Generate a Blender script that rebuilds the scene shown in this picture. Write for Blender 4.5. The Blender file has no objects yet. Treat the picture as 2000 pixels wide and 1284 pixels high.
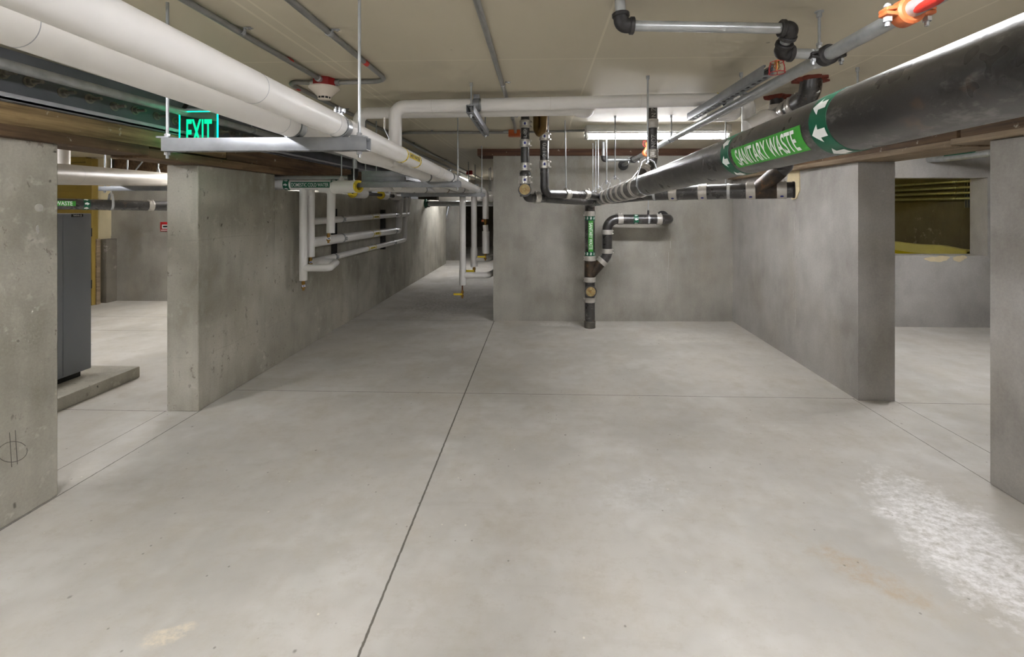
import bpy, bmesh, math, random
from mathutils import Vector, Matrix
random.seed(7)
SC = bpy.context.scene
COL = SC.collection
V3 = Vector
PI = math.pi

# ------------------------------------------------------------------ camera geometry
F = 889.0
T = 30.0 / F
TH = math.atan(T)
SN, CS = math.sin(TH), math.cos(TH)
CX = 1055 - F * T
HY = 405.0
H = 1.29
CEIL = 1.95


def P(px, py, X=None, Y=None, Z=None):
    """world point seen at photo pixel (px,py) lying on a plane X=, Y= or Z="""
    a = (px - CX) / F
    b = -(py - HY) / F
    d = (-SN + a * CS, CS + a * SN, b)
    t = X / d[0] if X is not None else (Y / d[1] if Y is not None else (Z - H) / d[2])
    return V3((d[0] * t, d[1] * t, H + d[2] * t))


# ------------------------------------------------------------------ mesh helpers
def basis(d):
    d = V3(d).normalized()
    r = V3((0, 0, 1)) if abs(d.z) < 0.9 else V3((1, 0, 0))
    u = (r - d * r.dot(d)).normalized()
    v = d.cross(u)
    return d, u, v


def lathe(bm, p, d, prof, seg=24, closed=False):
    """revolve (t, r) profile about axis p + t*d"""
    d, u, v = basis(d)
    p = V3(p)
    rings = []
    for t, r in prof:
        c = p + d * t
        if r < 1e-6:
            rings.append([bm.verts.new(c)])
        else:
            rings.append([bm.verts.new(c + (u * math.cos(2 * PI * k / seg) + v * math.sin(2 * PI * k / seg)) * r)
                          for k in range(seg)])
    pairs = list(zip(rings[:-1], rings[1:]))
    if closed:
        pairs.append((rings[-1], rings[0]))
    for A, B in pairs:
        for k in range(seg):
            a0, a1 = A[k % len(A)], A[(k + 1) % len(A)]
            b0, b1 = B[k % len(B)], B[(k + 1) % len(B)]
            fs = []
            for q in (a0, a1, b1, b0):
                if q not in fs:
                    fs.append(q)
            if len(fs) >= 3:
                try:
                    bm.faces.new(fs)
                except ValueError:
                    pass
    if not closed:
        for R in (rings[0], rings[-1]):
            if len(R) > 2:
                try:
                    bm.faces.new(R)
                except ValueError:
                    pass


def cyl(bm, p0, p1, r, r2=None, seg=24):
    p0, p1 = V3(p0), V3(p1)
    d = p1 - p0
    lathe(bm, p0, d, [(0, r), (d.length, r if r2 is None else r2)], seg)


def sleeve(bm, p0, p1, r0, r1, seg=28):
    p0, p1 = V3(p0), V3(p1)
    d = p1 - p0
    L = d.length
    b = min(0.15 * L, 0.4 * (r1 - r0))
    lathe(bm, p0, d, [(0, r0), (0, r1 - b), (b, r1), (L - b, r1), (L, r1 - b), (L, r0)], seg, True)


def fillet(pts, rad, n=8):
    pts = [V3(p) for p in pts]
    if not rad:
        return pts
    out = [pts[0]]
    for i in range(1, len(pts) - 1):
        a, b, c = pts[i - 1], pts[i], pts[i + 1]
        d1, d2 = (a - b), (c - b)
        l1, l2 = d1.length, d2.length
        d1.normalize(); d2.normalize()
        ang = d1.angle(d2)
        if ang > PI - 0.03:
            out.append(b); continue
        rr = rad[i] if isinstance(rad, (list, tuple)) else rad
        if rr < 1e-6:
            out.append(b); continue
        t = min(rr / math.tan(ang / 2), 0.49 * l1, 0.49 * l2)
        rr = t * math.tan(ang / 2)
        bis = (d1 + d2).normalized()
        ctr = b + bis * (rr / math.sin(ang / 2))
        s0, s1 = b + d1 * t - ctr, b + d2 * t - ctr
        tot = s0.angle(s1)
        ax = s0.cross(s1).normalized()
        for k in range(n + 1):
            out.append(ctr + Matrix.Rotation(tot * k / n, 3, ax) @ s0)
    out.append(pts[-1])
    return out


def sweep(bm, pts, r, bend=None, seg=20, n=8):
    pts = fillet(pts, bend, n)
    q = [pts[0]]
    for p in pts[1:]:
        if (p - q[-1]).length > 1e-5:
            q.append(p)
    pts = q
    d, u, v = basis(pts[1] - pts[0])
    rings = []
    for i, p in enumerate(pts):
        if i == 0:
            t = pts[1] - pts[0]
        elif i == len(pts) - 1:
            t = pts[-1] - pts[-2]
        else:
            t = (pts[i] - pts[i - 1]).normalized() + (pts[i + 1] - pts[i]).normalized()
        t.normalize()
        u = (u - t * u.dot(t)).normalized()
        v = t.cross(u)
        rr = r[i] if isinstance(r, list) else r
        rings.append([bm.verts.new(p + (u * math.cos(2 * PI * k / seg) + v * math.sin(2 * PI * k / seg)) * rr)
                      for k in range(seg)])
    for A, B in zip(rings[:-1], rings[1:]):
        for k in range(seg):
            bm.faces.new((A[k], A[(k + 1) % seg], B[(k + 1) % seg], B[k]))
    bm.faces.new(rings[0]); bm.faces.new(rings[-1])


def obox(bm, c, ax, hs, bev=0.0):
    ax = [V3(a).normalized() for a in ax]
    c = V3(c)
    vs = [bm.verts.new(c + ax[0] * hs[0] * i + ax[1] * hs[1] * j + ax[2] * hs[2] * k)
          for i in (-1, 1) for j in (-1, 1) for k in (-1, 1)]
    fs = [bm.faces.new([vs[i] for i in f]) for f in
          ((0, 1, 3, 2), (4, 6, 7, 5), (0, 4, 5, 1), (2, 3, 7, 6), (0, 2, 6, 4), (1, 5, 7, 3))]
    if bev:
        es = list({e for f in fs for e in f.edges})
        bmesh.ops.bevel(bm, geom=es, offset=bev, segments=2, affect='EDGES', profile=0.5)


def box(bm, a, b, bev=0.0):
    a, b = V3(a), V3(b)
    obox(bm, (a + b) / 2, ((1, 0, 0), (0, 1, 0), (0, 0, 1)), [abs(x) / 2 for x in (b - a)], bev)


def prism(bm, poly, z0, z1):
    """poly: list of (x,y) in plan, extruded vertically"""
    lo = [bm.verts.new((x, y, z0)) for x, y in poly]
    hi = [bm.verts.new((x, y, z1)) for x, y in poly]
    n = len(poly)
    bm.faces.new(lo[::-1]); bm.faces.new(hi)
    for k in range(n):
        bm.faces.new((lo[k], lo[(k + 1) % n], hi[(k + 1) % n], hi[k]))


def ribbon(bm, pts, axis, width, th, closed=False):
    """flat strap following pts, strap width along axis"""
    pts = [V3(p) for p in pts]
    ax = V3(axis).normalized()
    rings = []
    n = len(pts)
    for i, p in enumerate(pts):
        if closed:
            t = pts[(i + 1) % n] - pts[i - 1]
        else:
            t = pts[min(i + 1, n - 1)] - pts[max(i - 1, 0)]
        nn = ax.cross(t).normalized()
        rings.append([bm.verts.new(p + ax * a * width / 2 + nn * b * th / 2) for a, b in ((-1, -1), (1, -1), (1, 1), (-1, 1))])
    prs = list(zip(rings[:-1], rings[1:]))
    if closed:
        prs.append((rings[-1], rings[0]))
    for A, B in prs:
        for k in range(4):
            bm.faces.new((A[k], A[(k + 1) % 4], B[(k + 1) % 4], B[k]))
    if not closed:
        bm.faces.new(rings[0]); bm.faces.new(rings[-1])


# ------------------------------------------------------------------ object helpers
WORLD = {}


def obj(name, bm, mat, parent=None, label=None, cat=None, group=None, kind=None, smooth=True, ang=35):
    me = bpy.data.meshes.new(name)
    bmesh.ops.recalc_face_normals(bm, faces=bm.faces)
    xs = [v.co for v in bm.verts]
    lo = V3((min(c.x for c in xs), min(c.y for c in xs), min(c.z for c in xs)))
    hi = V3((max(c.x for c in xs), max(c.y for c in xs), max(c.z for c in xs)))
    org = V3(((lo.x + hi.x) / 2, (lo.y + hi.y) / 2, lo.z))
    bmesh.ops.translate(bm, verts=bm.verts, vec=-org)
    bm.to_mesh(me)
    bm.free()
    me.materials.append(mat)
    if smooth:
        me.shade_smooth()
        me.set_sharp_from_angle(angle=math.radians(ang))
    o = bpy.data.objects.new(name, me)
    COL.objects.link(o)
    WORLD[o.name] = org
    if parent is not None:
        o.parent = parent
        o.location = org - WORLD[parent.name]
    else:
        o.location = org
    tag(o, label, cat, group, kind)
    return o


def tag(o, label=None, cat=None, group=None, kind=None):
    if label: o['label'] = label
    if cat: o['category'] = cat
    if group: o['group'] = group
    if kind: o['kind'] = kind
    return o


def thing(name, label, cat, loc, group=None):
    o = bpy.data.objects.new(name, None)
    o.empty_display_size = 0.05
    COL.objects.link(o)
    o.location = V3(loc)
    WORLD[o.name] = V3(loc)
    return tag(o, label, cat, group)


def B():
    return bmesh.new()


# ------------------------------------------------------------------ materials
def lin(c):
    return tuple(((x / 12.92) if x <= 0.04045 else ((x + 0.055) / 1.055) ** 2.4) for x in [v / 255 for v in c]) + (1,)


class NT:
    def __init__(self, name):
        self.m = bpy.data.materials.new(name)
        self.m.use_nodes = True
        self.t = self.m.node_tree
        self.b = self.t.nodes['Principled BSDF']
        self.pos = None

    def n(self, kind, **kw):
        nd = self.t.nodes.new(kind)
        for k, v in kw.items():
            if k.startswith('i_'):
                nd.inputs[k[2:].replace('_', ' ')].default_value = v
            else:
                setattr(nd, k, v)
        return nd

    def l(self, a, b):
        self.t.links.new(a, b)

    def P(self, scale=None):
        if self.pos is None:
            self.pos = self.n('ShaderNodeNewGeometry').outputs['Position']
        if scale is None:
            return self.pos
        mp = self.n('ShaderNodeMapping')
        mp.inputs['Scale'].default_value = scale
        self.l(self.pos, mp.inputs['Vector'])
        return mp.outputs['Vector']

    def noise(self, scale, detail=4, rough=0.55, vs=None):
        nd = self.n('ShaderNodeTexNoise')
        nd.inputs['Scale'].default_value = scale
        nd.inputs['Detail'].default_value = min(detail, 3) if detail < 7 else 5
        nd.inputs['Roughness'].default_value = rough
        self.l(self.P(vs), nd.inputs['Vector'])
        return nd.outputs['Fac']

    def ramp(self, src, stops):
        r = self.n('ShaderNodeValToRGB')
        el = r.color_ramp.elements
        while len(el) < len(stops):
            el.new(0.5)
        for e, (p, c) in zip(el, stops):
            e.position = p
            e.color = c if len(c) == 4 else c + (1,)
        self.l(src, r.inputs['Fac'])
        return r.outputs['Color']

    def mask(self, src, lo, hi):
        r = self.n('ShaderNodeMapRange', clamp=True)
        r.inputs['From Min'].default_value = lo
        r.inputs['From Max'].default_value = hi
        self.l(src, r.inputs['Value'])
        return r.outputs['Result']

    def math(self, op, a, b=None):
        nd = self.n('ShaderNodeMath', operation=op)
        for i, x in enumerate((a, b)):
            if x is None: continue
            if isinstance(x, (int, float)):
                nd.inputs[i].default_value = x
            else:
                self.l(x, nd.inputs[i])
        return nd.outputs[0]

    def mix(self, fac, a, b, blend='MIX'):
        nd = self.n('ShaderNodeMix', data_type='RGBA', blend_type=blend)
        for nm, x in ((0, fac), (6, a), (7, b)):
            if isinstance(x, (int, float, tuple)):
                nd.inputs[nm].default_value = x
            else:
                self.l(x, nd.inputs[nm])
        return nd.outputs[2]

    def col(self, x):
        if isinstance(x, tuple):
            self.b.inputs['Base Color'].default_value = x
        else:
            self.l(x, self.b.inputs['Base Color'])

    def bump(self, src, strength=0.2, dist=0.01):
        bp = self.n('ShaderNodeBump')
        bp.inputs['Strength'].default_value = strength
        bp.inputs['Distance'].default_value = dist
        self.l(src, bp.inputs['Height'])
        self.l(bp.outputs['Normal'], self.b.inputs['Normal'])

    def set(self, **kw):
        for k, v in kw.items():
            self.b.inputs[k.replace('_', ' ')].default_value = v
        return self


def simple(name, c, rough=0.5, metal=0.0, var=0.08, scale=25, bump=0.0, c2=None, vs=None):
    m = NT(name)
    base = lin(c)
    d = lin(c2) if c2 else tuple(x * (1 - var * 2) for x in base[:3]) + (1,)
    nz = m.noise(scale, 5, 0.6, vs)
    m.col(m.ramp(nz, [(0.3, d), (0.65, base)]))
    m.set(Roughness=rough, Metallic=metal)
    if bump:
        m.bump(m.noise(scale * 6, 3), bump, 0.003)
    return m.m


def concrete(name, light, dark, holes=0.5, streak=0.5, warm=(150, 135, 105), pours=True):
    m = NT(name)
    a = m.noise(1.3, 6, 0.6)
    b = m.noise(7, 5, 0.65, (1, 1, 0.5))
    c = m.ramp(a, [(0.3, lin(dark)), (0.7, lin(light))])
    c = m.mix(m.mask(b, 0.45, 0.75), c, m.mix(0.5, c, lin(light)))
    st = m.noise(3.2, 5, 0.6, (2.6, 2.6, 0.35))
    c = m.mix(m.math('MULTIPLY', m.mask(st, 0.5, 0.72), streak), c, m.mix(0.45, c, lin(dark)))
    wn = m.noise(2.1, 4, 0.5, (1.4, 1.4, 0.6))
    c = m.mix(m.math('MULTIPLY', m.mask(wn, 0.52, 0.78), 0.22), c, lin(warm))
    if pours:
        s = m.n('ShaderNodeSeparateXYZ'); m.l(m.P(), s.inputs[0])
        wob = m.math('ADD', s.outputs['Z'], m.math('MULTIPLY', m.noise(1.7, 3), 0.06))
        fr = m.math('ABSOLUTE', m.math('SUBTRACT', m.math('FRACT', m.math('MULTIPLY', wob, 1.35)), 0.5))
        ln = m.math('MULTIPLY', m.mask(fr, 0.006, 0.0), m.mask(m.noise(2.5, 3), 0.45, 0.6))
        c = m.mix(m.math('MULTIPLY', ln, 0.35), c, lin(dark))
    # small blow holes and pits
    v = m.n('ShaderNodeTexVoronoi'); v.inputs['Scale'].default_value = 15
    nv = m.n('ShaderNodeMapping'); nv.inputs['Scale'].default_value = (1, 1, 0.75)
    m.l(m.P(), nv.inputs['Vector'])
    ds = m.n('ShaderNodeVectorMath', operation='ADD')
    m.l(nv.outputs['Vector'], ds.inputs[0])
    nn = m.n('ShaderNodeTexNoise'); nn.inputs['Scale'].default_value = 9
    sc = m.n('ShaderNodeVectorMath', operation='SCALE'); sc.inputs['Scale'].default_value = 0.09
    m.l(m.P(), nn.inputs['Vector']); m.l(nn.outputs['Color'], sc.inputs[0]); m.l(sc.outputs[0], ds.inputs[1])
    m.l(ds.outputs[0], v.inputs['Vector'])
    hol = m.mask(v.outputs['Distance'], 0.12, 0.06)
    hol = m.math('MULTIPLY', hol, m.mask(m.noise(2.2, 3), 0.5, 0.6))
    hol = m.math('MULTIPLY', hol, holes)
    c = m.mix(hol, c, lin((70, 66, 58)))
    if holes > 0.5:
        sc_ = m.math('MULTIPLY', m.mask(m.noise(24, 3, 0.75, (1.0, 1.0, 0.7)), 0.61, 0.68), m.mask(m.noise(2.6, 3, 0.6), 0.47, 0.6))
        c = m.mix(m.math('MULTIPLY', sc_, 0.6), c, lin((88, 82, 70)))
        lt = m.math('MULTIPLY', m.mask(m.noise(12, 3, 0.7), 0.58, 0.7), m.mask(m.noise(1.9, 3), 0.48, 0.62))
        c = m.mix(m.math('MULTIPLY', lt, 0.45), c, lin((214, 211, 200)))
        hol = m.math('MAXIMUM', hol, m.math('MULTIPLY', sc_, 0.5))
    fine = m.noise(90, 3, 0.7)
    c = m.mix(0.10, c, m.ramp(fine, [(0.3, (0.1, 0.1, 0.1)), (0.7, (0.9, 0.9, 0.88))]), 'OVERLAY')
    m.col(c)
    m.set(Roughness=0.85)
    hgt = m.math('SUBTRACT', m.math('MULTIPLY', fine, 0.25), hol)
    m.bump(m.math('ADD', hgt, m.math('MULTIPLY', b, 0.5)), 0.35, 0.006)
    return m.m


M = {}
M['conc_left'] = concrete('form cast concrete wall', (192, 188, 176), (132, 128, 114), 0.9, 0.8)
M['conc'] = concrete('smooth cast concrete wall', (178, 175, 166), (130, 126, 117), 0.12, 0.45, pours=False)
M['conc_right'] = concrete('skim coated concrete wall', (190, 187, 182), (146, 142, 136), 0.12, 0.35, pours=False)
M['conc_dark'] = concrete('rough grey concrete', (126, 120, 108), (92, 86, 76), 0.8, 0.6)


def floor_mat():
    m = NT('sealed concrete floor')
    a = m.noise(0.9, 7, 0.65)
    b = m.noise(3.7, 7, 0.75)
    c = m.ramp(a, [(0.30, lin((178, 175, 167))), (0.5, lin((196, 192, 184))), (0.72, lin((206, 200, 190)))])
    c = m.mix(m.math('MULTIPLY', m.mask(b, 0.48, 0.7), 0.6), c, lin((184, 177, 162)))
    c = m.mix(m.math('MULTIPLY', m.mask(m.noise(2.3, 5, 0.7), 0.5, 0.68), 0.45), c, lin((218, 216, 211)))
    c = m.mix(m.math('MULTIPLY', m.mask(m.noise(11, 7, 0.8, (1, 1.5, 1)), 0.53, 0.75), 0.5), c, lin((176, 168, 152)))
    s = m.n('ShaderNodeSeparateXYZ'); m.l(m.P(), s.inputs[0])
    X, Y = s.outputs['X'], s.outputs['Y']
    # rectangular trowel / wear scuffs
    sc = m.noise(5, 4, 0.6, (0.35, 3.2, 1))
    c = m.mix(m.math('MULTIPLY', m.mask(sc, 0.58, 0.74), 0.22), c, lin((176, 170, 158)))

    def blob(x, y, rx, ry, rot):
        mp = m.n('ShaderNodeMapping', vector_type='TEXTURE')
        mp.inputs['Location'].default_value = (x, y, 0)
        mp.inputs['Rotation'].default_value = (0, 0, rot)
        mp.inputs['Scale'].default_value = (rx, ry, 1)
        m.l(m.P(), mp.inputs['Vector'])
        ln = m.n('ShaderNodeVectorMath', operation='LENGTH')
        m.l(mp.outputs['Vector'], ln.inputs[0])
        return m.mask(ln.outputs['Value'], 1.0, 0.35)

    def stain(bl, nz, lo, hi, col, amt):
        nonlocal c
        k = m.mask(m.math('ADD', m.math('MULTIPLY', bl, 0.55), nz), lo, hi)
        k = m.math('MULTIPLY', k, m.math('MULTIPLY', m.mask(bl, 0.0, 0.25), amt))
        k = m.math('MULTIPLY', k, m.mask(lace, 0.32, 0.6))
        c = m.mix(k, c, lin(col))
    lace = m.noise(26, 4, 0.75, (1, 1.3, 1))
    n1 = m.noise(7, 8, 0.78, (1, 1.4, 1))
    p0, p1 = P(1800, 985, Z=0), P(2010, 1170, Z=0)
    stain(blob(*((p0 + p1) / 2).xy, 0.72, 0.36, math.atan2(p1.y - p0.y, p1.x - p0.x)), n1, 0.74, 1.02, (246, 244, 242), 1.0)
    p0, p1 = P(1200, 930, Z=0), P(1330, 1000, Z=0)
    stain(blob(*((p0 + p1) / 2).xy, 0.5, 0.3, 0.2), n1, 0.9, 1.15, (220, 219, 216), 0.4)
    p0 = P(1690, 1120, Z=0)
    stain(blob(p0.x, p0.y, 0.34, 0.12, -0.8), m.noise(14, 8, 0.75), 0.8, 1.1, (178, 150, 108), 0.45)
    p0 = P(1350, 660, Z=0)
    stain(blob(p0.x, p0.y, 0.9, 0.35, 0.0), n1, 0.88, 1.1, (222, 218, 208), 0.6)
    p0 = P(1090, 634, Z=0)
    stain(blob(p0.x, p0.y, 0.45, 0.16, 0.0), n1, 0.85, 1.05, (226, 223, 216), 0.7)
    p0 = P(330, 1240, Z=0)
    stain(blob(p0.x, p0.y, 0.14, 0.06, 0.5), n1, 0.8, 1.05, (226, 214, 192), 0.8)
    p0 = P(830, 590, Z=0)
    stain(blob(-1.3, 6.2, 0.75, 1.3, 0.0), m.noise(3, 5, 0.6), 0.55, 0.95, (132, 124, 110), 0.7)
    # specks
    v = m.n('ShaderNodeTexVoronoi'); v.inputs['Scale'].default_value = 6; m.l(m.P(), v.inputs['Vector'])
    vc = m.n('ShaderNodeSeparateColor'); m.l(v.outputs['Color'], vc.inputs[0])
    sp = m.math('MULTIPLY', m.mask(v.outputs['Distance'], 0.05, 0.025), m.mask(vc.outputs[0], 0.62, 0.68))
    c = m.mix(m.math('MULTIPLY', sp, 0.6), c, lin((96, 88, 76)))
    sp = m.math('MULTIPLY', m.mask(v.outputs['Distance'], 0.03, 0.012), m.mask(vc.outputs[1], 0.85, 0.9))
    c = m.mix(m.math('MULTIPLY', sp, 0.7), c, lin((238, 232, 214)))

    v2 = m.n('ShaderNodeTexVoronoi'); v2.inputs['Scale'].default_value = 19; m.l(m.P(), v2.inputs['Vector'])
    vd = m.n('ShaderNodeSeparateColor'); m.l(v2.outputs['Color'], vd.inputs[0])
    sp = m.math('MULTIPLY', m.mask(v2.outputs['Distance'], 0.10, 0.05), m.mask(vd.outputs[0], 0.72, 0.78))
    c = m.mix(m.math('MULTIPLY', sp, 0.6), c, lin((104, 97, 84)))
    sp = m.math('MULTIPLY', m.mask(v2.outputs['Distance'], 0.09, 0.05), m.mask(vd.outputs[1], 0.86, 0.9))
    c = m.mix(m.math('MULTIPLY', sp, 0.7), c, lin((236, 231, 216)))
    wv = m.noise(40, 3)

    def joint(coord, at, w, other=None, lo=-50, hi=50):
        nonlocal c
        k = m.math('ABSOLUTE', m.math('SUBTRACT', m.math('ADD', coord, m.math('MULTIPLY', m.math('SUBTRACT', wv, 0.5), 0.006)), at))
        k = m.mask(k, w, w * 0.55)
        if other is not None:
            k = m.math('MULTIPLY', k, m.math('MULTIPLY', m.math('GREATER_THAN', other, lo), m.math('LESS_THAN', other, hi)))
        c = m.mix(m.math('MULTIPLY', k, 0.85), c, lin((70, 62, 50)))
        return k
    joint(X, -0.522, 0.0052)
    joint(X, -2.152, 0.0035, Y, -5, 2.83)
    joint(X, -2.366, 0.003, Y, -5, 2.80)
    joint(X, 2.105, 0.003, Y, -5, 3.14)
    joint(X, 2.36, 0.003, Y, -5, 3.14)
    joint(Y, 3.14, 0.003, X, -2.16, 2.12)
    joint(Y, 5.15, 0.004, X, -2.16, -0.5)
    joint(Y, 2.80, 0.003, X, -9, -2.36)
    joint(Y, 4.62, 0.004, X, -9, -2.36)
    joint(Y, 5.2, 0.004, X, -9, -2.36)
    joint(Y, 3.08, 0.003, X, 2.36, 9)
    m.col(c)
    fine = m.noise(120, 3, 0.7)
    r = m.ramp(b, [(0.3, (0.6, 0.6, 0.6)), (0.7, (0.8, 0.8, 0.8))])
    m.l(r, m.b.inputs['Roughness'])
    m.bump(m.math('ADD', m.math('MULTIPLY', fine, 0.3), b), 0.12, 0.004)
    return m.m


def ceil_mat():
    m = NT('painted ceiling board')
    c = m.ramp(m.noise(0.8, 4), [(0.3, lin((194, 186, 165))), (0.7, lin((203, 195, 174)))])
    s = m.n('ShaderNodeSeparateXYZ'); m.l(m.P(), s.inputs[0])
    for coord, at, w in ((s.outputs['X'], -0.98, 0.004), (s.outputs['X'], -0.93, 0.003), (s.outputs['X'], 0.24, 0.003), (s.outputs['Y'], 2.03, 0.003),
                         (s.outputs['Y'], 4.47, 0.003), (s.outputs['Y'], 6.9, 0.003), (s.outputs['X'], 1.46, 0.003)):
        k = m.mask(m.math('ABSOLUTE', m.math('SUBTRACT', coord, at)), w * 2, w)
        c = m.mix(m.math('MULTIPLY', k, 0.5), c, lin((228, 220, 198)))
    v = m.n('ShaderNodeTexVoronoi'); v.inputs['Scale'].default_value = 3.1; m.l(m.P(), v.inputs['Vector'])
    vc = m.n('ShaderNodeSeparateColor'); m.l(v.outputs['Color'], vc.inputs[0])
    sp = m.math('MULTIPLY', m.mask(v.outputs['Distance'], 0.03, 0.02), m.mask(vc.outputs[0], 0.66, 0.7))
    c = m.mix(m.math('MULTIPLY', sp, 0.55), c, lin((86, 78, 62)))
    m.col(c)
    m.set(Roughness=0.6)
    m.bump(m.noise(30, 4), 0.05, 0.004)
    return m.m


def wood(name, light, dark, axis=1):
    m = NT(name)
    sc = [14, 14, 14]; sc[axis] = 0.7
    g = m.noise(2.2, 6, 0.65, tuple(sc))
    c = m.ramp(g, [(0.3, lin(dark)), (0.62, lin(light))])
    k = m.noise(3, 5, 0.6, tuple(2.2 if i == axis else 5 for i in range(3)))
    c = m.mix(m.math('MULTIPLY', m.mask(k, 0.5, 0.7), 0.55), c, lin(dark))
    sp = m.noise(16, 6, 0.7)
    c = m.mix(m.math('MULTIPLY', m.mask(sp, 0.66, 0.72), 0.6), c, lin((214, 204, 184)))
    m.col(c)
    m.set(Roughness=0.8)
    m.bump(g, 0.5, 0.004)
    return m.m


def castiron():
    m = NT('cast iron pipe')
    a = m.noise(7, 6, 0.7)
    c = m.ramp(a, [(0.3, lin((26, 24, 24))), (0.7, lin((46, 43, 42)))])
    c = m.mix(m.math('MULTIPLY', m.mask(m.noise(13, 6, 0.7), 0.62, 0.72), 0.5), c, lin((104, 74, 48)))
    c = m.mix(m.math('MULTIPLY', m.mask(m.noise(17, 7, 0.78, (1, 0.5, 1)), 0.55, 0.72), 0.6), c, lin((142, 138, 134)))
    m.col(c)
    rr = m.ramp(m.noise(9, 5, 0.7), [(0.3, (0.24, 0.24, 0.24)), (0.7, (0.44, 0.44, 0.44))])
    m.l(rr, m.b.inputs['Roughness'])
    m.b.inputs['Specular IOR Level'].default_value = 0.75
    m.b.inputs['Coat Weight'].default_value = 0.5
    m.b.inputs['Coat Roughness'].default_value = 0.32
    m.bump(m.noise(160, 3, 0.7), 0.18, 0.002)
    return m.m


def rustiron():
    m = NT('rusty cast iron fitting')
    a = m.noise(14, 6, 0.7)
    c = m.ramp(a, [(0.35, lin((38, 33, 29))), (0.6, lin((70, 56, 42))), (0.78, lin((120, 82, 46)))])
    m.col(c)
    m.set(Roughness=0.5, Metallic=0.2)
    m.bump(m.noise(120, 3, 0.7), 0.2, 0.002)
    return m.m


def emit(name, c, s):
    m = NT(name)
    m.set(Emission_Color=lin(c), Emission_Strength=s, Base_Color=lin(c))
    return m.m


M['floor'] = floor_mat()
M['ceiling'] = ceil_mat()
M['wood_up'] = wood('weathered timber beam', (172, 146, 104), (106, 84, 54))
M['wood_low'] = wood('dark timber plate', (114, 90, 64), (66, 49, 34))
M['wood_right'] = wood('grey timber plate', (150, 132, 108), (104, 86, 64))
M['wood_x'] = wood('brown timber plate', (100, 70, 50), (70, 44, 30), 0)
M['iron'] = castiron()
M['rust'] = rustiron()
M['pvc'] = simple('white pipe jacket', (236, 234, 231), 0.38, 0, 0.03, 6)
M['jacket_grey'] = simple('grey white pipe jacket', (206, 200, 192), 0.42, 0, 0.03, 6)
M['galv'] = simple('galvanised steel', (184, 187, 187), 0.34, 0.5, 0.12, 18, 0.05)
M['strut'] = simple('zinc plated strut steel', (152, 155, 159), 0.42, 0.45, 0.12, 14, 0.05)
M['conduit'] = simple('steel conduit', (150, 150, 147), 0.32, 0.45, 0.08, 20)
M['rod'] = simple('zinc plated threaded rod', (178, 182, 184), 0.32, 0.5, 0.08, 40)
M['zinc'] = simple('bright zinc', (212, 215, 219), 0.26, 0.6, 0.06, 30)
M['stainless'] = simple('stainless coupling band', (206, 202, 195), 0.3, 0.5, 0.08, 30)
M['malleable'] = simple('black malleable iron', (56, 54, 53), 0.45, 0.3, 0.15, 30, 0.1)
M['steel_blue'] = simple('lightened grey steel', (184, 186, 192), 0.5, 0.1, 0.1, 8)  # channel flange tone, lightened for light on its toe; shared by seams and rail
M['steel_web'] = simple('grey steel web', (112, 114, 118), 0.5, 0.1, 0.1, 8)  # same channel steel as the flange, left without the lightening
M['bolt'] = simple('dull bolt steel', (158, 152, 138), 0.4, 0.4, 0.15, 40)
M['orange'] = simple('orange painted iron', (200, 108, 60), 0.5, 0, 0.08, 12, 0.1)
M['orange_box'] = simple('orange junction box', (190, 92, 40), 0.5, 0, 0.06, 12)
M['red'] = simple('red paint', (158, 30, 30), 0.5, 0, 0.08, 12)
M['redtape'] = simple('red tape', (190, 48, 36), 0.5, 0, 0.05, 12)
M['firestop'] = simple('red brown firestop sealant', (122, 54, 38), 0.8, 0, 0.15, 30, 0.4)
M['brass'] = simple('brass', (168, 128, 62), 0.35, 0.7, 0.15, 40)
M['bronze'] = simple('brown bronze trap', (124, 98, 54), 0.45, 0.4, 0.15, 25)
M['copper'] = simple('tarnished copper', (118, 74, 48), 0.4, 0.7, 0.15, 40)
M['fibre'] = simple('yellow fibreglass', (226, 200, 60), 0.9, 0, 0.1, 60, 0.4)
M['yellow'] = simple('yellow label', (232, 204, 30), 0.45, 0, 0.03, 10)
M['green'] = simple('bright green label', (66, 158, 58), 0.4, 0, 0.03, 10)
M['dgreen'] = simple('dark green label', (18, 92, 66), 0.4, 0, 0.05, 10)
M['ink_white'] = simple('white ink', (236, 238, 236), 0.5, 0, 0.02, 10)
M['ink_black'] = simple('black ink', (24, 24, 22), 0.5, 0, 0.02, 10)
M['ink_blue'] = simple('blue ink', (38, 44, 130), 0.5, 0, 0.02, 10)
M['ink_red'] = simple('red ink', (200, 34, 40), 0.5, 0, 0.02, 10)
M['pencil'] = simple('pencil mark', (92, 88, 82), 0.8, 0, 0.02, 10)
M['chalk'] = simple('white chalk', (190, 188, 182), 0.8, 0, 0.1, 60)
M['cabinet'] = simple('grey enamelled cabinet', (128, 132, 140), 0.42, 0.1, 0.03, 4)
M['olive'] = simple('olive yellow door paint', (158, 134, 62), 0.45, 0, 0.04, 5)
M['drywall'] = simple('cream drywall', (216, 204, 168), 0.7, 0, 0.03, 5)
M['black'] = simple('black iron', (26, 25, 24), 0.5, 0.2, 0.05, 10)
M['white'] = simple('white enamel', (228, 228, 222), 0.4, 0, 0.02, 5)
M['offwhite'] = simple('off white plastic', (230, 220, 208), 0.4, 0, 0.02, 5)
M['gasket'] = simple('black rubber', (34, 32, 31), 0.6, 0, 0.05, 10)
M['plug'] = simple('cleanout plug brass', (186, 172, 122), 0.5, 0.2, 0.12, 40, 0.2, c2=(150, 110, 60))
M['patch'] = simple('cream wall patch', (222, 206, 168), 0.8, 0, 0.06, 20)
M['membrane'] = simple('pale yellow tank liner', (222, 216, 150), 0.3, 0, 0.05, 8)
M['tankyellow'] = simple('yellow tank wall', (204, 190, 36), 0.35, 0, 0.08, 6)
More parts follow.
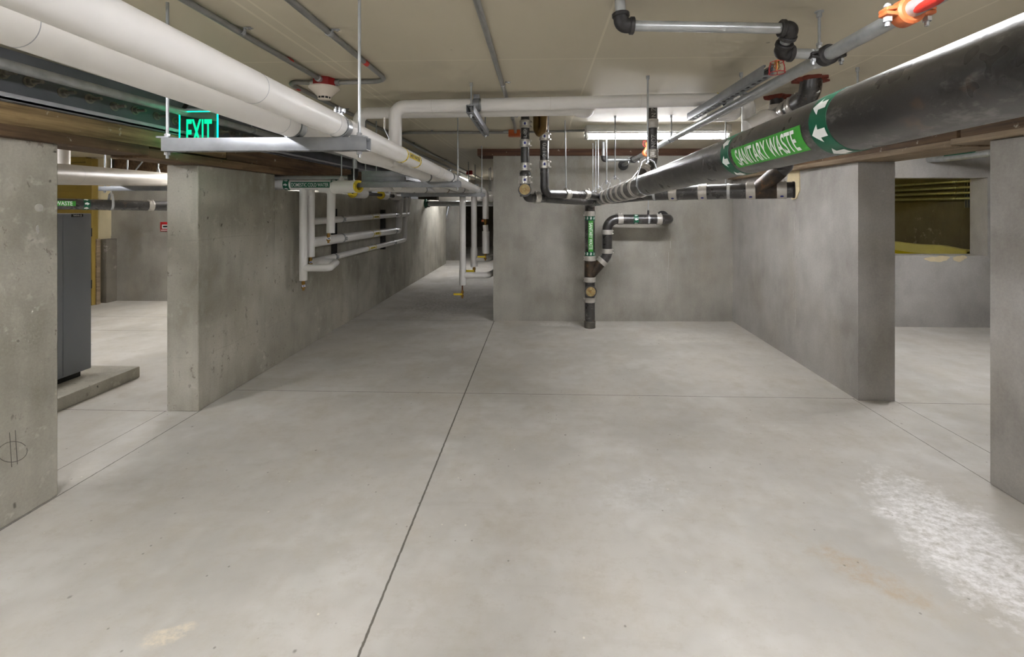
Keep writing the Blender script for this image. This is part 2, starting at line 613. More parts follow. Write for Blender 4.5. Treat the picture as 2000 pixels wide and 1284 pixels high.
M['rubble'] = simple('grey scrap', (96, 92, 84), 0.7, 0.1, 0.1, 30)
M['tube'] = emit('fluorescent tube', (250, 250, 255), 30.0)
M['tube_soft'] = emit('ageing fluorescent tube', (250, 250, 255), 27.0)
M['tube_side'] = emit('added side room tube', (252, 250, 250), 44.0)
M['tube_dim'] = emit('added dim tube', (250, 250, 255), 14.0)
M['exitglow'] = emit('green exit letters', (0, 236, 158), 0.36)
M['exitedge'] = emit('bright green edge', (0, 240, 165), 2.2)
am = NT('clear acrylic'); am.set(Base_Color=(0.75, 0.95, 0.88, 1), Roughness=0.05, IOR=1.2)
am.b.inputs['Transmission Weight'].default_value = 1.0
M['acrylic'] = am.m


# ------------------------------------------------------------------ lettering
def text2d(s, off=0.012):
    cu = bpy.data.curves.new('t', 'FONT')
    cu.body = s
    cu.size = 1.0
    cu.offset = off
    cu.resolution_u = 4
    o = bpy.data.objects.new('t', cu)
    COL.objects.link(o)
    bpy.context.view_layer.update()
    me = bpy.data.meshes.new_from_object(o, depsgraph=bpy.context.evaluated_depsgraph_get())
    b = bmesh.new()
    b.from_mesh(me)
    bpy.data.objects.remove(o)
    bpy.data.curves.remove(cu)
    bpy.data.meshes.remove(me)
    bmesh.ops.remove_doubles(b, verts=b.verts, dist=1e-5)
    xs = [v.co.x for v in b.verts]; ys = [v.co.y for v in b.verts]
    x0, x1, y0, y1 = min(xs), max(xs), min(ys), max(ys)
    for v in b.verts:
        v.co = V3(((v.co.x - x0) / (x1 - x0) - 0.5, (v.co.y - y0) / (y1 - y0) - 0.5, 0))
    return b


def slice_y(b, n=7):
    for k in range(1, n):
        bmesh.ops.bisect_plane(b, geom=b.verts[:] + b.edges[:] + b.faces[:], plane_co=(0, -0.5 + k / n, 0), plane_no=(0, 1, 0))


def put2d(b2, c, a, u, w, h, R=None, off=0.0008):
    """map 2D unit mesh onto a cylinder (axis along a through c, facing u, radius R) or a plane"""
    c, a, u = V3(c), V3(a).normalized(), V3(u).normalized()
    v = u.cross(a).normalized()
    if R:
        slice_y(b2)
    for q in b2.verts:
        x, y = q.co.x * w, q.co.y * h
        if R:
            t = y / R
            q.co = c + a * x + (u * math.cos(t) + v * math.sin(t)) * (R + off)
        else:
            q.co = c + a * x + v * y + u * off
    return b2


def rect2d(nx=1, ny=1):
    b = bmesh.new()
    g = [[b.verts.new((i / nx - 0.5, j / ny - 0.5, 0)) for i in range(nx + 1)] for j in range(ny + 1)]
    for j in range(ny):
        for i in range(nx):
            b.faces.new((g[j][i], g[j][i + 1], g[j + 1][i + 1], g[j + 1][i]))
    return b


def arrow2d(sgn=1):
    """arrow along +x"""
    b = bmesh.new()
    pts = [(-0.5, -0.22), (0.0, -0.22), (0.0, -0.5), (0.5, 0), (0.0, 0.5), (0.0, 0.22), (-0.5, 0.22)]
    b.faces.new([b.verts.new((x * sgn, y, 0)) for x, y in pts])
    bmesh.ops.triangulate(b, faces=b.faces[:])
    return b


def oval2d(n=20):
    b = bmesh.new()
    b.faces.new([b.verts.new((0.5 * math.cos(2 * PI * k / n), 0.5 * math.sin(2 * PI * k / n), 0)) for k in range(n)])
    return b


def plate(bm2):
    return bm2


def merge(dst, src):
    me = bpy.data.meshes.new('x')
    src.to_mesh(me)
    src.free()
    dst.from_mesh(me)
    bpy.data.meshes.remove(me)


def text_on(parent, s, c, a, u, w, h, mat, R=None, off=0.0016, bold=0.012, name='lettering'):
    return obj(name, put2d(text2d(s, bold), c, a, u, w, h, R, off), mat, parent, smooth=False)


def arrow_band(parent, c, a, u, R, w, n=6, sgn=1, mat='dgreen', ink='ink_white', aw=0.75, ah=0.032, name='arrow_band', lab=None):
    c, a = V3(c), V3(a).normalized()
    b = B()
    sleeve(b, c - a * w / 2, c + a * w / 2, R - 0.0005, R + 0.0008, 40)
    o = obj(name, b, M[mat], parent, label=lab)
    b = B()
    for k in range(n):
        uu = Matrix.Rotation(2 * PI * k / n, 3, a) @ V3(u)
        merge(b, put2d(arrow2d(sgn), c, a, uu, w * aw, ah, R, 0.0016))
    obj('arrows', b, M[ink], o, smooth=False)
    return o


def marker(parent, s, c, a, u, R, L, h, tw, th, arrow_sgn, gap=0.06, mat='green', bmat='dgreen', ink='ink_white', bw=0.05, ah=0.032, n=6, lab=None, bands=(-1, 1)):
    """pipe marker: coloured panel with lettering and an arrow band at either end"""
    a = V3(a).normalized()
    o = obj('pipe_marker', put2d(rect2d(1, 1), c, a, u, L, h, R, 0.001), M[mat], parent, label=lab)
    text_on(o, s, c, a, u, tw, th, M[ink], R, 0.0018)
    for sg in bands:
        arrow_band(parent, V3(c) + a * sg * (L / 2 + gap), a, u, R, bw, n, arrow_sgn, bmat, ink, ah=ah)


# ------------------------------------------------------------------ fittings
def coupling(parent, c, d, R, L=0.055, u=None, sticker=False, mat='stainless', name='coupling', th=0.005):
    """no-hub coupling: shield with two worm-drive bands and screw heads"""
    c, d = V3(c), V3(d).normalized()
    b = B()
    p = c - d * L / 2
    r0, r1 = R - 0.0005, R + th
    lathe(b, p, d, [(0, r0), (0, r1 - 0.001), (0.004, r1), (0.004, r1 + 0.002), (0.016, r1 + 0.002), (0.016, r1),
                    (L - 0.016, r1), (L - 0.016, r1 + 0.002), (L - 0.004, r1 + 0.002), (L - 0.004, r1), (L, r1 - 0.001), (L, r0)], 32, True)
    if u is None:
        u = basis(d)[1]
    u = V3(u); u = (u - d * u.dot(d)).normalized()
    w = d.cross(u)
    for t in (0.010, L - 0.010):
        q = p + d * t + u * (r1 + 0.005)
        obox(b, q, (d, u, w), (0.006, 0.005, 0.012), 0.001)
        cyl(b, q + w * 0.010, q + w * 0.020, 0.005, seg=6)
    o = obj(name, b, M[mat], parent)
    if sticker:
        f = V3((0, -1, 0)) if sticker is True else V3(sticker)
        f = (f - d * f.dot(d)).normalized()
        ax = d if abs(d.z) < 0.5 else d.cross(f)
        if abs(d.z) < 0.5:
            st = obj('sticker', put2d(oval2d(), c, d, f, 0.022, 0.016, r1, 0.0006), M['ink_blue'], o)
        else:
            bb = put2d(rect2d(1, 1), c, d, f, L * 0.42, 0.036, r1, 0.0008)
            st = obj('sticker', bb, M['ink_white'], o)
            obj('maker_mark', put2d(oval2d(), c, d, f, L * 0.36, 0.014, r1, 0.0014), M['ink_blue'], st)
    return o


def hexnut(b, c, d, r, h):
    c, d = V3(c), V3(d).normalized()
    cyl(b, c - d * h / 2, c + d * h / 2, r, seg=6)


def rod_mesh(b, p0, p1, r=0.0047):
    cyl(b, p0, p1, r, seg=12)


def clevis(name, label, top, c, axis, R, group=None, mat='rod', rodr=0.0047, cat='pipe hanger', zt=CEIL, anchor=True, w=0.022, th=0.003):
    """hanger: threaded rod from the ceiling, clevis strap round a pipe of radius R centred at c"""
    c = V3(c); ax = V3(axis).normalized()
    side = ax.cross(V3((0, 0, 1))).normalized()
    up = side.cross(ax).normalized()
    if up.z < 0: up = -up
    t = thing(name, label, cat, (c.x, c.y, c.z - R), group)
    yk = c + up * (R * 2.0 + 0.012)
    b = B(); rod_mesh(b, yk - up * 0.02, V3((yk.x, yk.y, zt)), rodr)
    obj('rod', b, M[mat], t)
    b = B()
    pts = []
    rr = R + th * 0.6
    for k in range(0, 25):
        an = PI * (1 + k / 24)
        pts.append(c + side * rr * math.cos(an) + up * rr * math.sin(an))
    left = [yk + side * -0.012, yk + side * -0.03 * (R / 0.055) - up * 0.012, c - side * rr + up * R * 0.55]
    right = [c + side * rr + up * R * 0.55, yk + side * 0.03 * (R / 0.055) - up * 0.012, yk + side * 0.012]
    ribbon(b, left + pts + right + [yk + side * 0.012, yk - side * 0.012], ax, w, th)
    obj('clevis_strap', b, M['zinc'], t)
    for kn in (0.008, -0.01):
        b = B(); hexnut(b, yk + up * kn, up, 0.009, 0.009); obj('nut', b, M['zinc'], t)
    if anchor:
        b = B(); cyl(b, (yk.x, yk.y, zt - 0.018), (yk.x, yk.y, zt), 0.0085, seg=12)
        obj('ceiling_anchor', b, M['rod'], t)
    return t


def strut_mesh(b, p0, p1, up=(0, 0, 1), s=0.0413, th=0.0027, slots=True, h=None):
    """C-shaped slotted channel, open side towards up; p0,p1 = centre of bottom line"""
    p0, p1 = V3(p0), V3(p1)
    d = (p1 - p0); L = d.length; d.normalize()
    up = V3(up); up = (up - d * up.dot(d)).normalized()
    w = d.cross(up)
    h = h or s
    mid = (p0 + p1) / 2
    for sg in (-1, 1):
        obox(b, mid + w * sg * (s / 2 - th / 2) + up * h / 2, (d, w, up), (L / 2, th / 2, h / 2), 0.0008)
        obox(b, mid + w * sg * (s / 2 - 0.0047) + up * (h - th / 2), (d, w, up), (L / 2, 0.0046, th / 2))
        obox(b, mid + w * sg * (s / 2 - 0.0095 + th / 2) + up * (h - 0.004), (d, w, up), (L / 2, th / 2, 0.004))
        if slots:
            obox(b, mid + w * sg * (s / 2 - 0.0067) + up * th / 2, (d, w, up), (L / 2, 0.0066, th / 2))
    if slots:
        n = max(1, int(L / 0.05))
        step = L / n
        for k in range(n + 1):
            c = p0 + d * min(max(k * step, 0.011), L - 0.011)
            obox(b, c + up * th / 2, (d, w, up), (0.011, 0.0074, th / 2))
    else:
        obox(b, mid + up * th / 2, (d, w, up), (L / 2, s / 2 - th, th / 2))


def pipe_clamp(parent, c, axis, R, name='pipe_clamp', w=0.03, ear=True, up=(0, 0, 1), mat='zinc'):
    c = V3(c); ax = V3(axis).normalized(); upv = V3(up); upv = (upv - ax * upv.dot(ax)).normalized()
    sd = ax.cross(upv)
    b = B()
    rr = R + 0.0015
    pts = [c + sd * rr * math.cos(2 * PI * k / 32) + upv * rr * math.sin(2 * PI * k / 32) for k in range(32)]
    ribbon(b, pts, ax, w, 0.0025, True)
    if ear:
        for s in (-1, 1):
            q = c + upv * (R + 0.012) + sd * s * 0.006
            obox(b, q, (ax, sd, upv), (w / 2, 0.0015, 0.013), 0.0008)
        q = c + upv * (R + 0.015)
        cyl(b, q - sd * 0.016, q + sd * 0.018, 0.0038, seg=10)
        hexnut(b, q + sd * 0.014, sd, 0.008, 0.007)
        hexnut(b, q - sd * 0.012, sd, 0.008, 0.005)
    return obj(name, b, M[mat], parent)


def struct(name, bm, mat, parent=None, smooth=False):
    o = obj(name, bm, mat, parent, smooth=smooth)
    o['kind'] = 'structure'
    return o


# ================================================================== THE SETTING
XL, XLb = -2.155, -2.36      # left wall faces
XR, XRb = 2.105, 2.355       # right wall faces
YF = 5.17                    # wall straight ahead

b = B(); box(b, (-9, -4, -0.15), (8, 15, 0)); struct('floor', b, M['floor'])
b = B(); box(b, (-9, -4, CEIL), (8, 15, CEIL + 0.15)); struct('ceiling', b, M['ceiling'])

# left wall: near pier, opening, far run with a lowered top
b = B(); box(b, (XLb, -4, 0), (XL, 1.965, 1.572), 0.006); struct('wall_left_near', b, M['conc_left'])
b = B(); box(b, (XLb, 2.80, 0), (XL, 3.63, 1.558), 0.006)
wl = struct('wall_left_far', b, M['conc_left'])
b = B(); box(b, (XLb, 3.63, 0), (XL, 10.36, 1.4335), 0.002); struct('wall_left_low', b, M['conc_left'], wl)
# right wall
b = B(); box(b, (XR - 0.01, -4, 0), (XRb, 2.195, 1.60), 0.005); struct('wall_right_near', b, M['conc_right'])
b = B(); prism(b, [(2.12, 3.11), (XRb, 3.105), (XRb, 5.3), (2.175, 5.3)], 0, 1.592); struct('wall_right_far', b, M['conc_right'])
# wall ahead
b = B(); prism(b, [(-0.532, 5.15), (2.2, 5.215), (2.2, 5.45), (-0.532, 5.45)], 0, 1.872); struct('wall_ahead', b, M['conc'])
b = B(); prism(b, [(-0.532, 5.45), (-0.33, 5.45), (-0.33, 11.2), (-0.532, 11.2)], 0, CEIL); struct('wall_passage', b, M['conc'])
b = B(); prism(b, [(-0.71, 5.125), (2.2, 5.19), (2.2, 5.45), (-0.71, 5.45)], 1.872, CEIL)
struct('trim_1', b, M['wood_x'])
# passage end
b = B(); box(b, (-2.5, 10.95, 0), (-1.86, 11.15, CEIL)); box(b, (-1.86, 10.95, 1.5), (-0.532, 11.15, CEIL)); struct('wall_passage_end', b, M['conc'])
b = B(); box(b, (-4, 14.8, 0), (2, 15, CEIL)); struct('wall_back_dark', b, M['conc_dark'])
# left room
DY = 5.80
b = B(); box(b, (-9, DY + 0.06, 0), (-5.915, DY + 0.30, CEIL)); struct('wall_left_room_door', b, M['drywall'])
b = B(); box(b, (-6.1, 6.08, 0), (XLb, 6.3, 1.72)); struct('wall_left_room', b, M['conc'])
b = B(); box(b, (-5.82, 6.03, 1.72), (XLb, 6.3, CEIL)); struct('trim_2', b, M['wood_low'])
b = B(); box(b, (-9.1, -4, 0), (-8.9, 15, CEIL)); struct('wall_outer_left', b, M['conc'])
# right room with window opening
WX0, WX1, WZ0, WZ1 = 2.75, 4.79, 0.77, 1.607
WY = 5.04
b = B()
box(b, (XRb, WY, 0), (7, WY + 0.2, WZ0)); box(b, (XRb, WY, WZ1), (7, WY + 0.2, CEIL))
box(b, (XRb, WY, WZ0), (WX0, WY + 0.2, WZ1)); box(b, (WX1, WY, WZ0), (7, WY + 0.2, WZ1))
struct('wall_right_room', b, M['conc_right'])
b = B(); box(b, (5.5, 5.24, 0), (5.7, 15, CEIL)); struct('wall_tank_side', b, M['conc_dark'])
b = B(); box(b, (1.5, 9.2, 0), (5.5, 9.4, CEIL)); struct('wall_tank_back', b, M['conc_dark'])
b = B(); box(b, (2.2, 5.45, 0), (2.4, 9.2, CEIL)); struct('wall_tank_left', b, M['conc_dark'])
b = B(); box(b, (7, -4, 0), (7.2, 15, CEIL)); struct('wall_outer_right', b, M['conc'])
b = B(); box(b, (-9, -4.2, 0), (7.2, -4, CEIL)); struct('wall_behind', b, M['conc'])

# crumbly plaster edge under the window sill and other wall marks (wear with a shape of its own)
def blotch(name, c, u, r, a, w, h, mat, parent=None, n=28, seed=0, label=None, cat=None):
    rnd = random.Random(seed)
    bb = bmesh.new()
    ph = [rnd.uniform(0, 6.28) for _ in range(4)]
    vs = []
    for k in range(n):
        t = 2 * PI * k / n
        q = 0.5 * (1 + 0.18 * math.sin(2 * t + ph[0]) + 0.12 * math.sin(3 * t + ph[1]) + 0.08 * math.sin(7 * t + ph[2]))
        vs.append(bb.verts.new((q * math.cos(t), q * math.sin(t), 0)))
    bb.faces.new(vs)
    put2d(bb, c, a, u, w, h, None, 0.002)
    ex = bmesh.ops.extrude_face_region(bb, geom=bb.faces[:])
    bmesh.ops.translate(bb, verts=[g for g in ex['geom'] if isinstance(g, bmesh.types.BMVert)], vec=-V3(u).normalized() * 0.006)
    return obj(name, bb, M[mat], parent, smooth=False, label=label, cat=cat)


wr = bpy.data.objects['wall_right_room']
for px, py, w, h, sd in ((1831, 506, 0.22, 0.07, 1), (1874, 505, 0.14, 0.06, 2)):
    blotch('plaster_chip', P(px, py, Y=WY - 0.001), (0, -1, 0), 0, (1, 0, 0), w, h, 'patch', wr, seed=sd)
wrf = bpy.data.objects['wall_right_far']
b = B()
pp = [P(x, y, X=2.137) for x, y in ((1541, 332), (1562, 328), (1563, 372), (1556, 388), (1548, 390), (1543, 380), (1536, 381))]
fr = [b.verts.new(p - V3((0.006, 0, 0))) for p in pp]; bk = [b.verts.new(p + V3((0.02, 0, 0))) for p in pp]
b.faces.new(fr); b.faces.new(bk[::-1])
for k in range(len(pp)):
    b.faces.new((fr[k], fr[(k + 1) % len(pp)], bk[(k + 1) % len(pp)], bk[k]))
obj('wall_patch', b, M['patch'], wrf, smooth=False)
b = B()
for i in range(14):
    x = 1553 + random.uniform(-6, 9); y = random.uniform(410, 640); l = random.uniform(5, 32)
    p = P(x, y, X=2.14); q = P(x + random.uniform(-1, 1), y + l, X=2.14)
    xx = 2.12 + 0.055 * (p.y - 3.11) / 2.19 - 0.0012
    obox(b, (xx, p.y, (p.z + q.z) / 2), ((1, 0, 0), (0, 1, 0), (0, 0, 1)), (0.0008, random.uniform(0.002, 0.005), abs(p.z - q.z) / 2))
obj('drip_mark', b, M['chalk'], wrf, smooth=False)
wa = bpy.data.objects['wall_ahead']
b = B()
for x, y, l in ((1306, 510, 34), (1304, 545, 45), (1281, 498, 8), (1310, 478, 14)):
    p = P(x, y, Y=5.19); obox(b, (p.x, 5.15 + 0.0238 * (p.x + 0.532) - 0.001, p.z), ((1, 0, 0), (0, 1, 0), (0, 0, 1)), (0.0022, 0.0008, l / 2 * 5.19 / F))
obj('drip_mark', b, M['chalk'], wa, smooth=False)
# pencilled circle and strokes, plugged tie hole and chips on the near left wall
wn = bpy.data.objects['wall_left_near']
b = B()
c0 = P(25, 883, X=XL)
sweep(b, [c0 + V3((0.0005, 0.052 * math.cos(2 * PI * k / 26 + 0.5), 0.048 * math.sin(2 * PI * k / 26))) for k in range(26)], 0.0011, seg=6)
for dy in (-0.008, 0.012):
    cyl(b, c0 + V3((0.0005, dy - 0.004, 0.085)), c0 + V3((0.0005, dy + 0.004, -0.06)), 0.0011, seg=6)
obj('pencil_mark', b, M['pencil'], wn)
b = B(); c0 = P(76, 406, X=XL); lathe(b, c0 - V3((0.004, 0, 0)), (1, 0, 0), [(0, 0.0), (0, 0.017), (0.0055, 0.017), (0.0055, 0.0)], 18)
obj('tie_hole_plug', b, M['chalk'], wn)
blotch('plaster_chip', P(73, 448, X=XL), (1, 0, 0), 0, (0, 1, 0), 0.012, 0.032, 'chalk', wn, seed=5)

# timber beams over the left wall
t = thing('timber_beam', 'weathered timber beam resting along the top of the left concrete wall', 'beam', (-2.2, 3, 1.558))
b = B(); box(b, (-2.34, -4, 1.572), (-2.12, 2.4, 1.622), 0.004); box(b, (-2.34, 2.4, 1.558), (-2.12, 10.9, 1.61), 0.004)
obj('lower_plate', b, M['wood_low'], t, label='dark brown lower plate')
b = B(); box(b, (-2.36, -4, 1.625), (-2.15, 3.05, 1.715), 0.005)
obj('upper_plank', b, M['wood_up'], t, label='lighter upper plank')
b = B(); box(b, (-2.36, 3.055, 1.612), (-2.15, 10.9, 1.715), 0.005)
obj('upper_plank', b, M['wood_low'], t)
# steel channel bolted above
t = thing('steel_channel', 'grey steel channel with a row of bolts above the left timber beam', 'steel beam', (-2.2, 2.7, 1.717))
b = B(); box(b, (-2.24, -4, 1.717), (-2.22, 9, CEIL)); obj('web', b, M['steel_web'], t)
b = B(); box(b, (-2.22, -4, 1.717), (-2.13, 9, 1.735), 0.004); box(b, (-2.145, -4, 1.717), (-2.13, 9, 1.75), 0.004)
obj('bottom_flange', b, M['steel_blue'], t)  # brightness of the lit toe is put into the flange colour
for px, py in ((12, 143), (65, 160), (130, 181), (182, 193), (230, 208), (270, 216), (312, 227), (347, 237), (437, 258), (457, 262), (482, 267), (500, 272), (522, 277)):
    p = P(px, py, X=-2.2); p.x = -2.22
    bo = B()
    lathe(bo, p, (1, 0, 0), [(0, 0.0), (0, 0.024), (0.004, 0.024), (0.004, 0)], 20)
    hexnut(bo, p + V3((0.012, 0, 0)), (1, 0, 0), 0.016, 0.018)
    cyl(bo, p, p + V3((0.062, 0, 0)), 0.0085, seg=12)
    obj('bolt', bo, M['bolt'], t)

# timber over right wall
t = thing('timber_beam', 'grey timber sill and brown beam resting along the top of the right wall', 'beam', (2.2, 2.5, 1.592))
b = B(); box(b, (2.06, -4, 1.602), (2.37, 2.36, 1.632), 0.004); box(b, (2.07, 2.365, 1.594), (2.37, 5.1, 1.628), 0.004)
obj('sill_plate', b, M['wood_right'], t, label='pale grey sill plate')
for y0, y1 in ((-4, 2.36), (2.38, 5.1)):
    b = B(); box(b, (2.11, y0, 1.633), (2.36, y1, CEIL), 0.004); obj('beam_timber', b, M['wood_low'], t)

# ================================================================== LIGHTS
def fixture(c, along, label, L=1.19, tube='tube'):
    """bare fluorescent strip: enamel tray under the ceiling, two tubes, lamp holders"""
    c = V3(c); a = V3(along).normalized(); w = a.cross(V3((0, 0, 1)))
    t = thing('fluorescent_light', label, 'light fixture', (c.x, c.y, CEIL - 0.115))
    b = B(); obox(b, (c.x, c.y, CEIL - 0.028), (a, w, (0, 0, 1)), (L / 2, 0.078, 0.028), 0.004)
    for s in (-1, 1):  # side lips added to keep tube light off the ceiling
        obox(b, (V3((c.x, c.y, CEIL - 0.0625)) + w * s * 0.0765), (a, w, (0, 0, 1)), (L / 2, 0.0015, 0.0065))
    obj('housing', b, M['white'], t)
    for s in (-1, 1):
        b = B(); obox(b, c + a * s * (L / 2 - 0.012) + V3((0, 0, CEIL - 0.078 - c.z)), (a, w, (0, 0, 1)), (0.011, 0.05, 0.024), 0.003)
        obj('lamp_holder', b, M['white'], t)
    for s in (-1, 1):
        b = B(); q = V3((c.x, c.y, CEIL - 0.086)) + w * s * 0.028
        cyl(b, q - a * (L / 2 - 0.024), q + a * (L / 2 - 0.024), 0.015, seg=12)
        obj('tube', b, M[tube], t)
    return t


fx0, fx1 = P(1143, 262, Y=3.74), P(1422, 262, Y=3.74)
fixture(((fx0.x + fx1.x) / 2, 3.74, 1.9), (1, 0.012, 0), 'lit fluorescent strip light on the ceiling in front of the wall ahead', abs(fx1.x - fx0.x), 'tube_soft')
fixture((-1.62, 9.4, 1.9), (0, 1, 0), 'lit fluorescent strip far down the passage on the left')
fixture((0.74, 0.58, 1.9), (0, 1, 0), 'added fluorescent strip out of view above the big black pipe near the viewer', 1.19, 'tube_dim')  # unseen strip added for the gleam along the black pipe
fixture((1.85, -0.75, 1.9), (0, 1, 0), 'added fluorescent strip along the right wall, out of view behind the viewer')  # unseen strip added to brighten the floor at right
fixture((-1.35, 0.40, 1.9), (0, 1, 0), 'lit fluorescent strip on the ceiling beside the near left wall')
fixture((-4.6, 3.0, 1.9), (0, 1, 0), 'lit fluorescent strip on the ceiling of the room with the grey cabinet')
fixture((-3.9, 5.75, 1.9), (1, 0, 0), 'added fluorescent strip, out of view before the back wall of the left room', 1.19, 'tube_side')  # unseen extra strip added to lift the back wall
fixture((-3.4, 1.2, 1.9), (0, 1, 0), 'added fluorescent strip, out of view behind the near left wall')  # unseen extra strip added to even out the left room
fixture((3.3, 3.6, 1.9), (1, 0, 0), 'lit fluorescent strip on the ceiling of the right hand room')
fixture((0.2, -1.1, 1.9), (1, 0, 0), 'added fluorescent strip across the ceiling, out of view behind the viewer', 1.19, 'tube_dim')  # unseen strip added as frontal fill
t = thing('fluorescent_light', 'added yellow tinted lamp over the tank, out of view beyond the window opening', 'light fixture', (3.6, 7.6, 1.83))
b = B(); box(b, (3.2, 7.54, 1.9), (4.0, 7.66, CEIL), 0.004); obj('housing', b, M['white'], t)
M['ytube'] = emit('added yellow lamp', (255, 238, 140), 16.0)  # unseen lamp added; its tint stands for light bounced off the yellow tank
b = B(); cyl(b, (3.22, 7.6, 1.87), (3.98, 7.6, 1.87), 0.02); obj('tube', b, M['ytube'], t)


# ================================================================== LEFT PIPE RACK
UPZ = V3((0, 0, 1))
TY1, TY2, TY3 = 1.405, 3.32, 4.86


def trapeze(label, y, x0, x1, yb, rods, group=None, yrod=None):
    """hung channel: strut bar facing the camera at depth y, bottom at photo row yb, rods at photo columns"""
    a, c = P(x0, yb, Y=y), P(x1, yb, Y=y)
    z = (a.z + c.z) / 2
    yc = y + 0.0207
    t = thing('trapeze_hanger', label, 'pipe hanger', ((a.x + c.x) / 2, yc, z), group)
    b = B(); strut_mesh(b, (a.x, yc, z), (c.x, yc, z)); obj('strut_channel', b, M['strut'], t)
    for rx in rods:
        x = P(rx, 300, Y=yc).x
        b = B(); rod_mesh(b, (x, yc, z - 0.022), (x, yc, CEIL)); obj('rod', b, M['rod'], t)
        b = B(); obox(b, (x, yc, z + 0.0413 + 0.003), ((1, 0, 0), (0, 1, 0), (0, 0, 1)), (0.021, 0.021, 0.003), 0.0008)
        obj('square_washer', b, M['strut'], t)
        for zn in (z + 0.0413 + 0.0105, z - 0.006):
            b = B(); hexnut(b, (x, yc, zn), UPZ, 0.009, 0.010); obj('nut', b, M['zinc'], t)
    return t, z + 0.0413


RA = 0.036
tr1, zt1 = trapeze('nearest hung strut trapeze with two rods under the white pipes', TY1, 314, 715, 294, (327, 702), 'trapezes carrying the white pipes')
tr2, zt2 = trapeze('second hung strut trapeze with an insulation sleeve over its left end', TY2, 690, 899, 366, (691, 894), 'trapezes carrying the white pipes')
tr3, zt3 = trapeze('farthest hung strut trapeze just before the wall corner', TY3, 783, 947, 384.5, (788, 941), 'trapezes carrying the white pipes')
A1 = V3((P(657, 245, Y=TY1).x, TY1 + 0.02, zt1 + RA)); A2 = V3((P(877, 346, Y=TY2).x, TY2 + 0.02, zt2 + RA)); A3 = V3((P(931, 369.5, Y=TY3).x, TY3 + 0.02, zt3 + RA))
B1 = V3((P(566, 245, Y=TY1).x, TY1 + 0.02, zt1 + RA)); B2 = V3((P(832, 346, Y=TY2).x, TY2 + 0.02, zt2 + RA)); B3 = V3((P(901, 369.5, Y=TY3).x, TY3 + 0.02, zt3 + RA))


def ext(p, q, y):
    p, q = V3(p), V3(q)
    return p + (q - p) * ((y - p.y) / (q.y - p.y))


def lerpY(pts, y):
    for p, q in zip(pts[:-1], pts[1:]):
        if y <= q.y:
            return ext(p, q, y)
    return ext(pts[-2], pts[-1], y)


LA = [ext(A1, A2, -3.95), A1, A2, A3]
LB = [ext(B1, B2, -3.95), B1, B2, B3]


def insulated(name, label, line, R, tail, gaps, cat='pipe', group=None, seams=(), bend=0.05):
    """jacketed pipe: jacket pieces with short bare stretches where the clamps sit"""
    t = thing(name, label, cat, line[1], group)
    full = list(line) + list(tail)
    b = B(); sweep(b, full, R * 0.72, [0] * len(line) + [bend] * len(tail) if tail else None, seg=20)
    obj('bare_pipe', b, M['galv'], t, label='bare metal pipe under the jacket')
    ys = [line[0].y] + [v for g in gaps for v in (g - 0.022, g + 0.022)] + [None]
    for k in range(0, len(ys), 2):
        y0, y1 = ys[k], ys[k + 1]
        pts = [lerpY(line, y0)] + [p for p in line if p.y > y0 + 1e-4 and (y1 is None or p.y < y1 - 1e-4)]
        if y1 is None:
            pts = pts + list(tail); bd = bend
        else:
            pts = pts + [lerpY(line, y1)]; bd = None
        if len(pts) < 2: continue
        b = B(); sweep(b, pts, R, bd, seg=36)
        obj('jacket', b, M['pvc'], t)
    for y in seams:
        c = lerpY(line, y); d = (lerpY(line, y + 0.05) - c).normalized()
        b = B(); sleeve(b, c - d * 0.0007, c + d * 0.0007, R - 0.001, R + 0.0004, 40); obj('jacket_seam', b, M['steel_blue'], t)
    for g in gaps:
        c = lerpY(line, g); d = (lerpY(line, g + 0.05) - c).normalized()
        pipe_clamp(t, c, d, R * 0.98, w=0.03)
    return t


xa = P(948, 400, Y=5.28).x
pA = insulated('white_insulated_pipe', 'white jacketed pipe on the right of the hung rack with a yellow marker', LA, RA,
               [V3((A3.x + 0.02, 5.25, A3.z)), V3((xa, 5.3, A3.z - 0.03)), V3((xa, 5.3, P(948, 428, Y=5.3).z))],
               [A1.y, A2.y, A3.y], seams=(0.2, 0.98, 1.36, 2.83, 2.95))
xb = P(903, 400, Y=5.22).x
pB = insulated('white_insulated_pipe', 'white jacketed pipe on the left of the hung rack beside the exit sign', LB, RA,
               [V3((B3.x, 5.2, B3.z)), V3((xb, 5.24, B3.z - 0.04)), V3((xb, 5.24, P(903, 557, Y=5.24).z))],
               [B1.y, B2.y, B3.y], seams=(0.42, 0.64, 1.34, 2.4, 2.6))
# lengthwise jacket overlap on B near the camera
c = lerpY(LB, 0.42); d = (lerpY(LB, 0.0) - c).normalized()
uu = (V3((0.8, 0, 0.6)) - d * d.dot(V3((0.8, 0, 0.6)))).normalized()
b = B(); cyl(b, c + uu * (RA), c + d * 1.5 + uu * RA, 0.0007, seg=6); obj('jacket_seam', b, M['steel_blue'], pB)
# yellow marker on A, between the bands at (770,300) and (800,312)
c = lerpY(LA, 2.22); d = (lerpY(LA, 2.6) - c).normalized()
fa = V3((0.74, -0.0, -0.2)) * -1
fa = V3((0.5, 0, -0.28)); fa = (fa - d * fa.dot(d)).normalized()
fa = -V3((c.x, 0, c.z - H)); fa = (fa - d * fa.dot(d)).normalized()
fa = Matrix.Rotation(math.radians(-24), 3, d) @ fa
marker(pA, '140°F WATER', c, d, fa, RA, 0.20, 0.026, 0.175, 0.017, 1, 0.022, 'yellow', 'yellow', 'ink_black', 0.016, 0.008, 8, lab='yellow pipe marker with black lettering')
